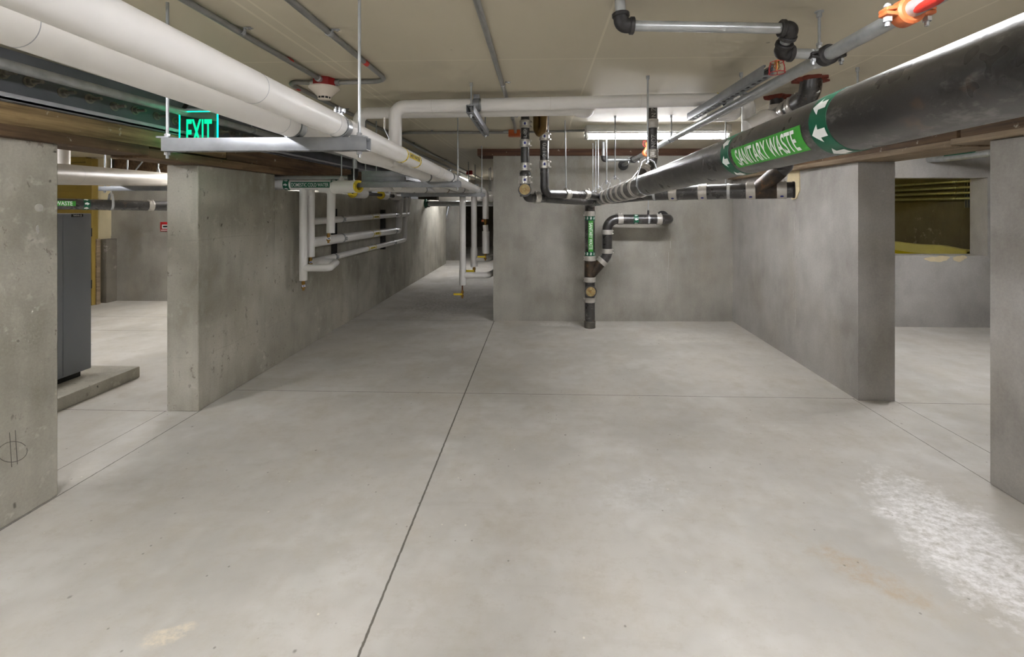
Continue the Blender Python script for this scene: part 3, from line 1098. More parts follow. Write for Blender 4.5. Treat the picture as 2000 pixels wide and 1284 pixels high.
# tees at the bottom of the down legs beyond the wall corner
def drain(parent, p, scale=1.0, lever=None):
    """brass drain cock hanging below a pipe end, with optional yellow lever"""
    p = V3(p); s = scale
    b = B()
    lathe(b, p, (0, 0, -1), [(0, 0.011 * s), (0.012 * s, 0.011 * s), (0.012 * s, 0.015 * s), (0.03 * s, 0.015 * s), (0.03 * s, 0.011 * s),
                             (0.05 * s, 0.011 * s), (0.052 * s, 0.016 * s), (0.066 * s, 0.016 * s), (0.07 * s, 0.009 * s), (0.085 * s, 0.009 * s)], 16)
    o = obj('drain_valve', b, M['brass'], parent)
    if lever:
        b = B(); q = p - V3((0, 0, 0.045 * s))
        obox(b, q + V3((lever * 0.045 * s, -0.018, 0.006)), ((1, 0, 0), (0, 1, 0), (0, 0, 1)), (0.045 * s, 0.003, 0.010 * s), 0.002)
        cyl(b, q, q + V3((0, -0.02, 0.004)), 0.005 * s, seg=10)
        obj('lever', b, M['yellow'], o, label='yellow valve lever')
    else:
        b = B(); obox(b, p + V3((0.012, -0.016, -0.045 * s)), ((1, 0, 0.2), (0, 1, 0), (-0.2, 0, 1)), (0.014, 0.001, 0.009))
        tg = obj('tag', b, M['ink_white'], o)
        b = B(); obox(b, p + V3((0.012, -0.0175, -0.045 * s)), ((1, 0, 0.2), (0, 1, 0), (-0.2, 0, 1)), (0.007, 0.0005, 0.004))
        obj('tag_print', b, M['ink_blue'], tg)
    return o


pb = P(903, 557, Y=5.24)
b = B(); cyl(b, pb, pb - V3((0, 0, 0.12)), 0.008, seg=12); obj('copper_stub', b, M['copper'], pB)
drain(pB, pb - V3((0, 0, 0.06)), 1.1, -1)
zt = P(903, 538, Y=5.24).z
b = B(); sweep(b, [(xb, 5.24, zt), (-0.60, 5.26, zt), (-0.56, 5.5, zt)], RA * 1.0, 0.05, seg=24); obj('branch', b, M['pvc'], pB)
b = B(); cyl(b, (xb, 5.24, zt - 0.10), (xb, 5.24, zt + 0.07), RA * 1.1, seg=28); obj('tee_cover', b, M['pvc'], pB)
# A: brass valve then a second jacketed length with a drain
pz = P(948, 428, Y=5.3)
b = B(); lathe(b, pz, (0, 0, -1), [(0, 0.012), (0.012, 0.012), (0.012, 0.02), (0.04, 0.02), (0.04, 0.012), (0.08, 0.012)], 14)
v = obj('ball_valve', b, M['brass'], pA)
b = B(); obox(b, pz + V3((-0.03, -0.02, -0.02)), ((0, 0, 1), (0, 1, 0), (1, 0, 0)), (0.012, 0.006, 0.012), 0.002); obj('valve_handle', b, M['orange'], v)
b = B(); cyl(b, pz - V3((0, 0, 0.07)), P(949, 452, Y=5.3), 0.032, seg=24); cyl(b, P(949, 452, Y=5.3), P(949, 495, Y=5.3), 0.042, seg=28); obj('lower_jacket', b, M['pvc'], pA)
drain(pA, P(948, 495, Y=5.3), 1.0, -1)

# pipe C rising to the second overhead pipe, D and E low on the rack
YW1, YW2 = 2.60, 2.79
c3 = V3((P(870, 369, Y=TY3).x, TY3 + 0.02, zt3 + RA))
xc = P(701, 220, Y=YW2).x
x9 = P(926, 400, Y=5.42).x
t = thing('white_insulated_pipe', 'white jacketed pipe behind the rack turning up to the second overhead pipe', 'pipe', (xc, YW2, 1.5))
w2z0, w2z1 = P(730, 221, Y=YW2).z, P(1135, 214, Y=YW2).z
b = B(); sweep(b, [(x9, 5.42, P(926, 521, Y=5.42).z), (x9, 5.42, 1.475), (c3.x + 0.03, 5.42, 1.475), c3, (c3.x - 0.01, 4.5, c3.z), (c3.x - 0.05, 3.75, 1.605), (xc, YW2, 1.605), (xc, YW2, w2z0), (P(1138, 214, Y=YW2).x, YW2, w2z1)], RA, 0.055, seg=28)
obj('jacket', b, M['pvc'], t)
q = P(1136, 214, Y=YW2)
b = B(); sweep(b, [q + V3((-0.03, 0, 0)), q + V3((0.03, 0, -0.012)), q + V3((0.045, 0.06, 0.02)), (q.x + 0.04, YW2 + 0.07, CEIL)], 0.043, 0.045, seg=24); obj('elbow_cover', b, M['pvc'], t)
pz9 = P(926, 521, Y=5.42)
b = B(); cyl(b, pz9, pz9 + V3((0, 0, 0.22)), RA * 1.15, seg=28); obj('tee_cover', b, M['pvc'], t)
zq = P(926, 506, Y=5.42).z
b = B(); sweep(b, [(x9, 5.42, zq), (-0.62, 5.44, zq), (-0.57, 5.7, zq)], RA * 0.95, 0.05, seg=24); obj('branch', b, M['pvc'], t)
drain(t, pz9, 1.25, -1)
pipe_clamp(t, c3, (0, 1, 0), RA * 1.0, mat='copper')
for k, (xt, xs, ys, lab) in enumerate(((805, 706, 365.5, 'white jacketed pipe low on the rack, leftmost on the farthest trapeze'),
                                       (827, 768, 365.5, 'white jacketed pipe low on the rack, second from left on the farthest trapeze'))):
    q = V3((P(xt, 369, Y=TY3).x, TY3 + 0.02, zt3 + 0.034))
    s = P(xs + 8, ys, Y=3.6)
    t = thing('white_insulated_pipe', lab, 'pipe', s)
    b = B(); sweep(b, [s, q, ext(s, q, 7.6)], 0.034, seg=24); obj('jacket', b, M['pvc'], t)
    pipe_clamp(t, q, (0, 1, 0), 0.0345)

# the sleeve of insulation over the end of the second trapeze
t = thing('insulation_sleeve', 'white insulation sleeve with yellow fibre end on the second trapeze', 'insulation', P(676, 377, Y=TY2))
p0, p1 = P(653, 366, Y=TY2 + 0.06), P(698, 364.5, Y=TY2 - 0.01)
d = (p1 - p0).normalized()
L = (p1 - p0).length
b = B(); lathe(b, p0, d, [(0, 0.034), (0, 0.047), (0.012, 0.049), (L, 0.046), (L, 0.034)], 32, True); obj('jacket', b, M['pvc'], t)
b = B(); lathe(b, p1 - d * 0.03, d, [(0, 0.029), (0, 0.0455), (0.048, 0.0455), (0.048, 0.029)], 28, True); obj('fibre_lining', b, M['fibre'], t, label='yellow fibre lining')

# stacked struts behind the second trapeze
t = thing('strut_stack', 'two bright stacked struts above the second trapeze', 'pipe hanger', P(748, 355, Y=3.42))
for i, yb in enumerate((355, 344)):
    a, c = P(706, yb, Y=3.42), P(790, yb, Y=3.42)
    b = B(); strut_mesh(b, (a.x, 3.44, 1.4815 + 0.0425 * i), (c.x, 3.44, 1.4815 + 0.0425 * i)); obj('strut_channel', b, M['strut'], t)
for rx in (714, 735):
    x = P(rx, 340, Y=3.44).x
    b = B(); rod_mesh(b, (x, 3.44, 1.47), (x, 3.44, CEIL)); obj('rod', b, M['rod'], t)
for px in (667,):
    p = P(px, 352, Y=3.5)
    t = thing('hanger_rod', 'thin zinc rod with a white cone behind the insulation sleeve', 'rod', p)
    b = B(); rod_mesh(b, p, (p.x, p.y, CEIL)); obj('rod', b, M['rod'], t)
    b = B(); cyl(b, p - V3((0, 0, 0.01)), p + V3((0, 0, 0.03)), 0.03, 0.008); obj('cone', b, M['pvc'], t)

# overhead pipe W1: rises from the left rack pipe and crosses to the right
w1y = YW1
xw = P(772, 250, Y=w1y).x
wz0, wz1 = P(800, 208.5, Y=w1y).z, P(1400, 194.5, Y=w1y).z
xg0, xg1, xe = P(1400, 194, Y=w1y).x, P(1428, 194, Y=w1y).x, P(1462, 190, Y=w1y).x
t = thing('white_insulated_pipe', 'white jacketed pipe crossing under the ceiling from the left rack to the right', 'pipe', (xw, w1y, 1.58))
zz = lambda x: wz0 + (wz1 - wz0) * (x - xw) / (xg0 - xw)
xs1 = P(921, 200, Y=w1y).x
xs2 = P(941, 200, Y=w1y).x
b = B(); sweep(b, [(xw, w1y, lerpY(LB, w1y).z + RA * 0.9), (xw, w1y, zz(xw)), (xs1, w1y, zz(xs1))], RA * 1.03, 0.058, seg=32); obj('jacket', b, M['pvc'], t)
b = B(); cyl(b, (xs2, w1y, zz(xs2)), (xg0, w1y, zz(xg0)), RA * 1.03, seg=32); obj('jacket', b, M['pvc'], t)
b = B(); cyl(b, (xs1 - 0.02, w1y, zz(xs1)), (xe - 0.03, w1y, zz(xe)), RA * 0.78, seg=24); obj('bare_pipe', b, M['galv'], t)
b = B(); sleeve(b, (xg0 - 0.006, w1y, zz(xg0)), (xg0 + 0.004, w1y, zz(xg0)), RA * 0.75, RA * 1.04); obj('fibre_edge', b, M['fibre'], t)
b = B(); sweep(b, [(xg1 - 0.01, w1y, zz(xg1)), (xe, w1y, zz(xe)), (xe, w1y, 1.70)], RA * 1.0, 0.055, seg=28); obj('elbow_jacket', b, M['pvc'], t)
pipe_clamp(t, ((xg0 + xg1) / 2 + 0.02, w1y, zz(xg0)), (1, 0, 0), RA * 0.98, w=0.035, mat='strut')
pipe_clamp(t, ((xs1 + xs2) / 2, w1y, zz(xs1)), (1, 0, 0), RA * 0.98, w=0.035, mat='strut')
for px in (845, 1075, 1250):
    x = P(px, 200, Y=w1y).x
    b = B(); sleeve(b, (x - 0.0007, w1y, zz(x)), (x + 0.0007, w1y, zz(x)), RA * 1.0, RA * 1.035, 36); obj('jacket_seam', b, M['jacket_grey'], t)
# ball valve lever beside the riser
t = thing('valve_lever', 'upright valve lever between the two white risers', 'valve', P(761, 300, Y=2.55))
b = B(); ribbon(b, [P(761, 300, Y=2.55), P(762, 284, Y=2.55), P(759, 268, Y=2.55), P(751, 252, Y=2.55), P(751, 232, Y=2.55)], (0, 1, 0), 0.012, 0.003); obj('lever', b, M['zinc'], t)
b = B(); cyl(b, P(751, 252, Y=2.55), P(751, 230, Y=2.55), 0.006, seg=10); obj('grip', b, M['offwhite'], t)
b = B(); cyl(b, P(760, 305, Y=2.57), P(762, 290, Y=2.57), 0.008, seg=10); obj('stem', b, M['brass'], t)

# overhead struts in the depth direction
def depth_strut(label, p0, p1, rods, slots=True):
    t = thing('trapeze_hanger', label, 'pipe hanger', (V3(p0) + V3(p1)) / 2, 'short struts under the overhead pipes')
    b = B(); strut_mesh(b, p0, p1, slots=slots); obj('strut_channel', b, M['strut'], t)
    for r in rods:
        z = p0[2]
        b = B(); rod_mesh(b, (r[0], r[1], z - 0.02), (r[0], r[1], CEIL)); obj('rod', b, M['rod'], t)
        b = B(); obox(b, (r[0], r[1], z + 0.044), ((1, 0, 0), (0, 1, 0), (0, 0, 1)), (0.02, 0.02, 0.003)); obj('square_washer', b, M['strut'], t)
        for zn in (z + 0.051, z - 0.006):
            b = B(); hexnut(b, (r[0], r[1], zn), UPZ, 0.009, 0.009); obj('nut', b, M['zinc'], t)
        b = B(); cyl(b, (r[0], r[1], CEIL - 0.02), (r[0], r[1], CEIL), 0.0085, seg=12); obj('ceiling_anchor', b, M['rod'], t)
    return t


s0 = P(922, 221, Y=2.37)
depth_strut('slotted strut hung in depth under the left part of the overhead pipes', (-0.365, 2.36, s0.z), (-0.375, 3.14, s0.z), [(-0.365, 2.40), (-0.374, 3.09)])
depth_strut('strut hung in depth over the galvanised main at the right', (0.888, 1.80, 1.802), (0.888, 2.72, 1.802), [(0.985, 2.265)], slots=True)
q = P(1425, 222, Y=2.95)
t = thing('white_insulated_pipe', 'short fat white pipe elbow behind the galvanised main near the ceiling', 'pipe', q)
b = B(); sweep(b, [q + V3((-0.16, 0, 0.0)), q + V3((0.03, 0, 0)), (q.x + 0.03, 2.95, CEIL)], 0.05, 0.05, seg=28); obj('jacket', b, M['pvc'], t)
t = thing('white_trap_fitting', 'white elbow fitting touching the big black pipe beside rusty firestop', 'pipe', P(1480, 240, Y=2.5))
b = B(); sweep(b, [P(1463, 246, Y=2.5), P(1478, 236, Y=2.5), P(1502, 222, Y=2.5), P(1515, 250, Y=2.5)], 0.037, 0.04, seg=24); obj('elbow_cover', b, M['pvc'], t)
b = B(); cyl(b, P(1460, 248, Y=2.5), P(1466, 244, Y=2.5), 0.041); obj('collar', b, M['pvc'], t)

# ================================================================== DOMESTIC COLD WATER GROUP
YD = 3.82
dz = P(592, 360.5, Y=YD).z
RD = 0.0485
t = thing('cold_water_pipe', 'white pipe marked DOMESTIC COLD WATER coming through the notch in the left wall', 'pipe', (-1.9, YD, dz))
dcw = t
b = B(); cyl(b, (-2.9, YD, dz), (P(688, 360, Y=YD).x, YD, dz), RD, seg=36); obj('jacket', b, M['pvc'], t)
mc = V3(((P(571, 360, Y=YD).x + P(651, 360, Y=YD).x) / 2, YD, dz))
uu = V3((0.0, -1, -0.12)).normalized()
obj('pipe_marker', put2d(rect2d(1, 1), mc, (1, 0, 0), uu, P(649, 360, Y=YD).x - P(573, 360, Y=YD).x, 0.05, RD, 0.001), M['dgreen'], t, label='dark green marker panel')
text_on(t, 'DOMESTIC COLD WATER', mc, (1, 0, 0), uu, P(647, 360, Y=YD).x - P(575, 360, Y=YD).x, 0.030, M['ink_white'], RD, 0.0022, bold=0.004)
for px in (563.5, 656):
    arrow_band(t, (P(px, 360, Y=YD).x, YD, dz), (1, 0, 0), uu, RD, 0.052, 8, 1, ah=0.022, aw=0.7)
# three drops
xd1, yd1 = P(592.5, 450, Y=YD).x, YD
b = B(); zb = P(592, 548, Y=YD).z; cyl(b, (xd1, yd1, zb), (xd1, yd1, dz - 0.02), 0.0325, seg=32)
obj('drop_jacket', b, M['pvc'], t); drain(t, (xd1, yd1, zb), 1.0)
q = P(593, 523.5, Y=YD)
loop = [(xd1, YD, q.z), P(644, 523.5, Y=YD), P(657, 512, Y=4.1), P(611, 511.5, Y=4.13)]
b = B(); sweep(b, loop, 0.031, [0, 0.03, 0.05, 0], seg=28); obj('loop_jacket', b, M['pvc'], t)
p5 = P(606.5, 450, Y=3.92)
b = B(); zb5 = P(606, 502, Y=3.92).z; cyl(b, (p5.x, 3.92, zb5), (p5.x, 3.92, 1.44), 0.0345, seg=32); cyl(b, (p5.x, 3.92, 1.40), (p5.x, YD, dz), 0.03); obj('drop_jacket', b, M['pvc'], t)
drain(t, (p5.x, 3.92, zb5), 1.0)
p6 = P(641.5, 420, Y=3.76)
zb6 = P(641, 456, Y=3.76).z
b = B(); sweep(b, [(p6.x - 0.10, YD, dz - 0.035), (p6.x, YD - 0.005, dz - 0.045), (p6.x, 3.80, zb6)], 0.034, 0.05, seg=32); obj('drop_jacket', b, M['pvc'], t)
drain(t, (p6.x, 3.76, zb6), 0.95)
# three runs along the left wall
XP = -2.045


def wall_run(label, y0, px1, py1, z0, z1, R, top_py, start=None):
    e = P(px1, py1, X=XP)
    t = thing('white_wall_pipe', label, 'pipe', (XP, 5.5, z1), 'white pipes clamped along the left wall')
    s = V3(start) if start is not None else V3((XP, y0, z0))
    pts = [s, V3((XP, e.y, z1)), V3((XP + 0.01, e.y + 0.01, P(px1, top_py, X=XP).z))]
    b = B(); sweep(b, pts, R, 0.05, seg=28); obj('jacket', b, M['pvc'], t)
    for y in (4.55, 6.3):
        c = ext(s, pts[1], y); dd = (pts[1] - s).normalized()
        pipe_clamp(t, c, dd, R + 0.0005, ear=True, up=(1, 0, 0.0), w=0.028)
    c = ext(s, pts[1], 5.5); dd = (pts[1] - s).normalized()
    f = V3((1, -0.45, 0.0 if z1 > 1.1 else 0.12)); f = (f - dd * f.dot(dd)).normalized()
    marker(t, '140°F WATER', c, dd, f, R, 0.16, R * 0.7, 0.13, R * 0.42, 1, 0.03, 'yellow', 'yellow', 'ink_black', 0.016, 0.01, 8)
    return t


wall_run('topmost of the three white pipes along the left wall', 4.0, 797, 419.5, 1.165, 1.183, 0.032, 383, (p5.x, 3.92, P(606, 433, Y=3.92).z))
wall_run('middle and thickest of the three white pipes along the left wall', 4.0, 779, 449, 0.97, 0.958, 0.045, 386, (p5.x, 3.92, P(606, 474, Y=3.92).z))
wall_run('lowest of the three white pipes along the left wall', 4.13, 791, 468, 0.785, 0.797, 0.031, 386, P(611, 512, Y=4.13))
# partly stripped pipe above them
zc = 1.447
t = thing('stripped_pipe', 'half stripped pipe with yellow fibre ends high on the left wall', 'pipe', (XP, 5.6, zc))
yr = P(779, 449, X=XP).y
b = B(); cyl(b, (XP, 4.93, zc), (XP, 7.0, zc), 0.021); obj('bare_pipe', b, M['malleable'], t)
for y0, y1 in ((4.90, 5.24), (5.78, 5.98), (6.25, yr + 0.05)):
    b = B(); sleeve(b, (XP, y0, zc), (XP, y1, zc), 0.028, 0.056); obj('jacket', b, M['pvc'] if y0 < 6 else M['jacket_grey'], t)
    if y0 > 6: continue
    b = B(); sleeve(b, (XP, y0 - 0.004, zc), (XP, y0 + 0.004, zc), 0.022 if y0 > 5.5 else 0.012, 0.0545); obj('fibre_end', b, M['fibre'], t, label='yellow fibre end')
# wall struts behind the runs
for px, y0, y1, lab in ((653, 408, 499, 'black wall strut behind the white pipes, nearer one'), (747, 410, 487, 'black wall strut behind the white pipes, farther one')):
    p, q = P(px, y1, X=-2.13), P(px, y0, X=-2.13)
    t = thing('wall_strut', lab, 'wall strut', (XL + 0.02, p.y, p.z), 'wall struts')
    b = B(); strut_mesh(b, (XL + 0.001, p.y, p.z), (XL + 0.001, p.y, q.z), up=(1, 0, 0), h=0.045 if px < 700 else 0.06); obj('strut_channel', b, M['malleable'], t)
# galvanised branch through the notch, and the long galvanised pipe above the exit sign
t = thing('galvanised_pipe', 'galvanised pipe through the wall notch turning up beside the timber beam', 'pipe', (-1.8, 3.72, 1.53))
xg = P(693, 345, Y=3.74).x
b = B(); cyl(b, (-3.1, 3.74, 1.537), (xg - 0.02, 3.74, 1.537), 0.017); obj('horizontal_pipe', b, M['galv'], t)
b = B(); cyl(b, (xg, 3.74, 1.58), (xg, 3.74, CEIL), 0.019); obj('riser', b, M['galv'], t)
b = B(); sweep(b, [(xg - 0.05, 3.74, 1.537), (xg, 3.74, 1.537), (xg, 3.74, 1.60)], 0.027, 0.03); sleeve(b, (xg, 3.74, 1.585), (xg, 3.74, 1.61), 0.019, 0.031); obj('elbow', b, M['malleable'], t)
t = thing('galvanised_pipe', 'long galvanised pipe in front of the bolted steel channel', 'pipe', (-2.07, 3, 1.82))
b = B(); cyl(b, (-2.07, -3.95, 1.848), (-2.07, 8.8, 1.836), 0.0218); obj('pipe', b, M['galv'], t)
for y in (1.0, 3.2, 5.6):
    b = B(); rod_mesh(b, (-2.07, y, 1.86), (-2.07, y, CEIL)); obj('rod', b, M['rod'], t)
    pipe_clamp(t, (-2.07, y, 1.843), (0, 1, 0), 0.022, ear=False)

# exit sign
ey = 2.58
e0, e1 = P(351, 297, Y=ey), P(425, 218, Y=ey)
t = thing('exit_sign', 'edge lit green EXIT sign hanging left of the white pipes', 'sign', ((e0.x + e1.x) / 2, ey, e0.z))
b = B(); box(b, (e0.x, ey - 0.003, e0.z), (e1.x, ey + 0.003, e1.z), 0.001); obj('acrylic_panel', b, M['acrylic'], t)
b = B()
for x in (e0.x, e1.x):
    box(b, (x - 0.0015, ey - 0.004, e0.z), (x + 0.0015, ey + 0.004, e1.z))
box(b, (e0.x, ey - 0.004, e1.z - 0.0015), (e1.x, ey + 0.004, e1.z + 0.0015)); box(b, (e0.x, ey - 0.004, e0.z - 0.001), (e1.x, ey + 0.004, e0.z + 0.001))
obj('glowing_edge', b, M['exitedge'], t)
b = B(); ex0, ex1 = P(365, 268, Y=ey), P(415, 230, Y=ey)
text_on(t, 'EXIT', ((ex0.x + ex1.x) / 2, ey, e1.z - 0.045 - 0.075), (1, 0, 0), (0, -1, 0), ex1.x - ex0.x, 0.15, M['exitglow'], None, 0.0045, bold=0.02)
b = B(); box(b, ((e0.x) - 0.0, ey - 0.02, e1.z + 0.002), (e1.x - 0.02, ey + 0.02, e1.z + 0.014), 0.002); obj('lamp_rail', b, M['steel_blue'], t)
b = B(); sweep(b, [(e0.x + 0.02, ey, e1.z + 0.012), (e0.x + 0.02, ey + 0.05, CEIL - 0.02)], 0.011); box(b, (e0.x - 0.02, ey - 0.01, CEIL - 0.03), (e0.x + 0.08, ey + 0.09, CEIL), 0.004); obj('canopy', b, M['black'], t)

# ================================================================== CEILING CONDUITS AND DETECTOR
def conduit(label, pts, r=0.0115, bend=0.075, straps=(), tapes=(), couplings=()):
    t = thing('steel_conduit', label, 'conduit', pts[0], 'conduits on the ceiling')
    b = B(); sweep(b, pts, r, bend, seg=18, n=10); obj('tube', b, M['conduit'], t)
    for c, d in straps:
        c = V3(c); d = V3(d).normalized(); s = d.cross(UPZ)
        bb = B()
        arc = [c + s * (r + 0.0012) * math.cos(a) + UPZ * (r + 0.0012) * math.sin(a) for a in [PI * (1 + k / 10) for k in range(11)]]
        ribbon(bb, [arc[0] + UPZ * r] + arc + [arc[-1] + UPZ * (r - 0.001), arc[-1] + UPZ * (r - 0.001) + s * 0.028], d, 0.016, 0.002)
        hexnut(bb, arc[-1] + UPZ * (r - 0.004) + s * 0.018, UPZ, 0.006, 0.005)
        obj('strap', bb, M['zinc'], t)
    for c, d in tapes:
        c, d = V3(c), V3(d).normalized()
        bb = B(); sleeve(bb, c - d * 0.018, c + d * 0.018, r - 0.0005, r + 0.0006); obj('red_tape', bb, M['redtape'], t, label='red tape band')
    for c, d in couplings:
        c, d = V3(c), V3(d).normalized()
        bb = B(); sleeve(bb, c - d * 0.022, c + d * 0.022, r - 0.0005, r + 0.003); obj('coupling', bb, M['galv'], t)
    return t


zc_ = CEIL - 0.0125
DX, DYc = -1.107, 2.30
conduit('steel conduit running straight into the front of the red smoke detector box', [(-1.088, -3.9, zc_), (DX, DYc - 0.05, zc_ - 0.004)],
        straps=[((-1.098, P(486, 54, Z=CEIL).y, zc_), (0, 1, 0))], tapes=[((DX, P(569, 113, Z=CEIL).y, zc_), (0, 1, 0))])
conduit('steel conduit curving into the right side of the red smoke detector box', [(-0.782, -3.9, zc_), (-0.782, DYc + 0.01, zc_), (DX + 0.06, DYc + 0.01, zc_ - 0.006)],
        straps=[((-0.782, P(645, 57, Z=CEIL).y, zc_), (0, 1, 0))], tapes=[((-0.782, P(705, 117, Z=CEIL).y, zc_), (0, 1, 0))])
conduit('long steel conduit curving out of the left side of the red smoke detector box', [(DX - 0.06, DYc + 0.01, zc_ - 0.006), (-1.315, DYc + 0.01, zc_), (-1.32, 10.5, zc_)],
        straps=[((-1.316, 3.0, zc_), (0, 1, 0)), ((-1.317, 4.6, zc_), (0, 1, 0)), ((-1.317, 6.2, zc_), (0, 1, 0))], tapes=[((-1.316, DYc + 0.13, zc_), (0, 1, 0))])
oy = 3.90
ox = P(1005, 255, Y=oy).x
conduit('single steel conduit running along the ceiling to the orange junction box', [(-0.195, -3.9, zc_), (-0.20, 3.6, zc_), (ox + 0.01, oy - 0.05, zc_ - 0.012)], bend=0.3,
        straps=[((-0.197, P(977, 160, Z=CEIL).y, zc_), (0, 1, 0)), ((-0.2, 3.3, zc_), (0, 1, 0))])
conduit('steel conduit crossing the ceiling left of the orange junction box', [(ox - 0.05, oy, zc_ - 0.005), (-1.22, oy - 0.02, zc_ - 0.005), (-1.29, oy + 0.25, zc_ - 0.01), (-1.29, oy + 1.2, zc_ - 0.02)], bend=0.2,
        straps=[((P(845, 256, Y=oy).x, oy, zc_), (1, 0, 0))], couplings=[((P(988, 256, Y=oy).x, oy, zc_), (1, 0, 0))])
conduit('short steel conduit from the orange junction box to the fluorescent strip', [(ox + 0.05, oy, zc_ - 0.005), (fx0.x + 0.02, 3.78, zc_ - 0.012)], r=0.010)
conduit('steel conduit high along the passage beside the long one', [(-1.42, 4.0, zc_ - 0.03), (-1.40, 10.6, zc_ - 0.03)], r=0.014)
t = thing('junction_box', 'small orange junction box on the ceiling left of the black stacks', 'junction box', (ox, oy, CEIL - 0.05))
b = B(); box(b, (ox - 0.05, oy - 0.04, CEIL - 0.05), (ox + 0.05, oy + 0.04, CEIL), 0.003); obj('box', b, M['orange_box'], t)
b = B(); box(b, (ox - 0.052, oy - 0.042, CEIL - 0.053), (ox + 0.052, oy + 0.042, CEIL - 0.05), 0.001); obj('cover_plate', b, M['orange_box'], t)
t = thing('smoke_detector', 'off white smoke detector on a red box between the ceiling conduits', 'smoke detector', (DX, DYc, CEIL - 0.12))
b = B(); lathe(b, (DX, DYc, CEIL), (0, 0, -1), [(0, 0), (0, 0.056), (0.045, 0.056), (0.045, 0)], 8); obj('back_box', b, M['red'], t, label='red octagonal back box')
b = B(); lathe(b, (DX, DYc, CEIL - 0.044), (0, 0, -1), [(0, 0), (0, 0.074), (0.007, 0.075), (0.012, 0.070), (0.026, 0.054), (0.028, 0.052), (0.040, 0.042), (0.042, 0.040), (0.050, 0.034), (0.050, 0)], 40)
hd = obj('detector_head', b, M['offwhite'], t)
b = B(); lathe(b, (DX, DYc, CEIL - 0.093), (0, 0, -1), [(0, 0), (0, 0.030), (0.012, 0.029), (0.012, 0)], 30); obj('vent_slots', b, M['black'], hd)
b = B(); lathe(b, (DX, DYc, CEIL - 0.104), (0, 0, -1), [(0, 0), (0, 0.031), (0.004, 0.026), (0.006, 0.0)], 30)
for k in range(10):
    a = 2 * PI * k / 10 + 0.2
    obox(b, (DX + 0.030 * math.cos(a), DYc + 0.030 * math.sin(a), CEIL - 0.098), ((math.cos(a), math.sin(a), 0), (-math.sin(a), math.cos(a), 0), (0, 0, 1)), (0.0015, 0.002, 0.008))
obj('sensor_cap', b, M['offwhite'], hd)
for s, y in ((-1, DYc + 0.01), (1, DYc + 0.01)):
    b = B(); sleeve(b, (DX + s * 0.052, y, zc_ - 0.006), (DX + s * 0.075, y, zc_ - 0.006), 0.010, 0.0165); obj('conduit_connector', b, M['galv'], t)
b = B(); sleeve(b, (DX, DYc - 0.075, zc_ - 0.004), (DX, DYc - 0.05, zc_ - 0.004), 0.010, 0.0165); obj('conduit_connector', b, M['galv'], t)

# ================================================================== SPRINKLER PIPEWORK (right)
SX = 0.939
SR = 0.0212
sz = lambda y: 1.797 - 0.006 * y
t = thing('sprinkler_main', 'galvanised sprinkler main running away under the ceiling with an orange coupling', 'pipe', (SX, 1.5, 1.78))
smain = t
b = B(); cyl(b, (SX, -3.95, sz(-3.95)), (SX, 5.3, sz(5.3)), SR, seg=28); obj('pipe', b, M['galv'], t)


def grooved(parent, c, mat, R=SR, s=1.0, name='grooved_coupling'):
    c = V3(c)
    b = B()
    sleeve(b, c - V3((0, 0.021 * s, 0)), c + V3((0, 0.021 * s, 0)), R * 0.98, R + 0.014 * s, 32)
    for sg in (-1, 1):
        for dz_ in (-0.007, 0.007):
            obox(b, c + V3((sg * (R + 0.022 * s), 0, dz_ * s)), ((1, 0, 0.14 * sg * (1 if dz_ < 0 else -1)), (0, 1, 0), (0, 0, 1)), (0.019 * s, 0.016 * s, 0.0055 * s), 0.004 * s)
    o = obj(name, b, M[mat], parent)
    for sg in (-1, 1):
        q = c + V3((sg * (R + 0.028 * s), 0, 0))
        bb = B(); cyl(bb, q - V3((0, 0, 0.036 * s)), q + V3((0, 0, 0.022 * s)), 0.0055 * s, seg=14)
        hexnut(bb, q - V3((0, 0, 0.019 * s)), UPZ, 0.0105 * s, 0.011 * s)
        lathe(bb, q + V3((0, 0, 0.013 * s)), UPZ, [(0, 0.0), (0, 0.009 * s), (0.006 * s, 0.008 * s), (0.009 * s, 0)], 14)
        obj('bolt', bb, M['zinc'], o)
    return o


yo = 0.939 * F / (1752 - 1055)
grooved(t, (SX, yo, sz(yo)), 'orange')
lb = None
b = B(); cc = V3((SX, 1.118, sz(1.118)))
merge(b, put2d(oval2d(16), cc, (0, 1, 0), V3((-0.6, 0, -0.8)), 0.085, 0.030, SR, 0.0006)); obj('red_paint_smear', b, M['redtape'], t, smooth=False)
yt = 1.535
grooved(t, (SX, yt - 0.012, sz(yt)), 'malleable', s=0.85, name='tee_coupling')
b = B(); sleeve(b, (SX, yt + 0.01, sz(yt)), (SX, yt + 0.05, sz(yt)), SR * 0.98, SR + 0.006); obj('tee_saddle', b, M['galv'], t)
# branch to the left with elbows, rising into the ceiling
br = thing('sprinkler_branch', 'short galvanised branch with black elbows dropping from the ceiling at the top', 'pipe', (0.6, 1.5, 1.78))
r1 = 0.0165
zb_ = sz(yt) + 0.012
pA_ = V3((SX - 0.02, yt, P(1580, 106, Y=yt).z)); pB_ = P(1524, 104, Y=yt); pC_ = P(1546, 56, Y=1.462); pD_ = V3((P(1214, 52, Y=1.46).x, 1.462, P(1214, 50, Y=1.462).z)); pE_ = V3((pD_.x - 0.006, 1.462, CEIL + 0.01))
for p, q in ((pA_, pB_), (pB_, pC_), (pC_, pD_), (pD_, pE_)):
    b = B(); cyl(b, p, q, r1, seg=24); obj('pipe', b, M['galv'], br)


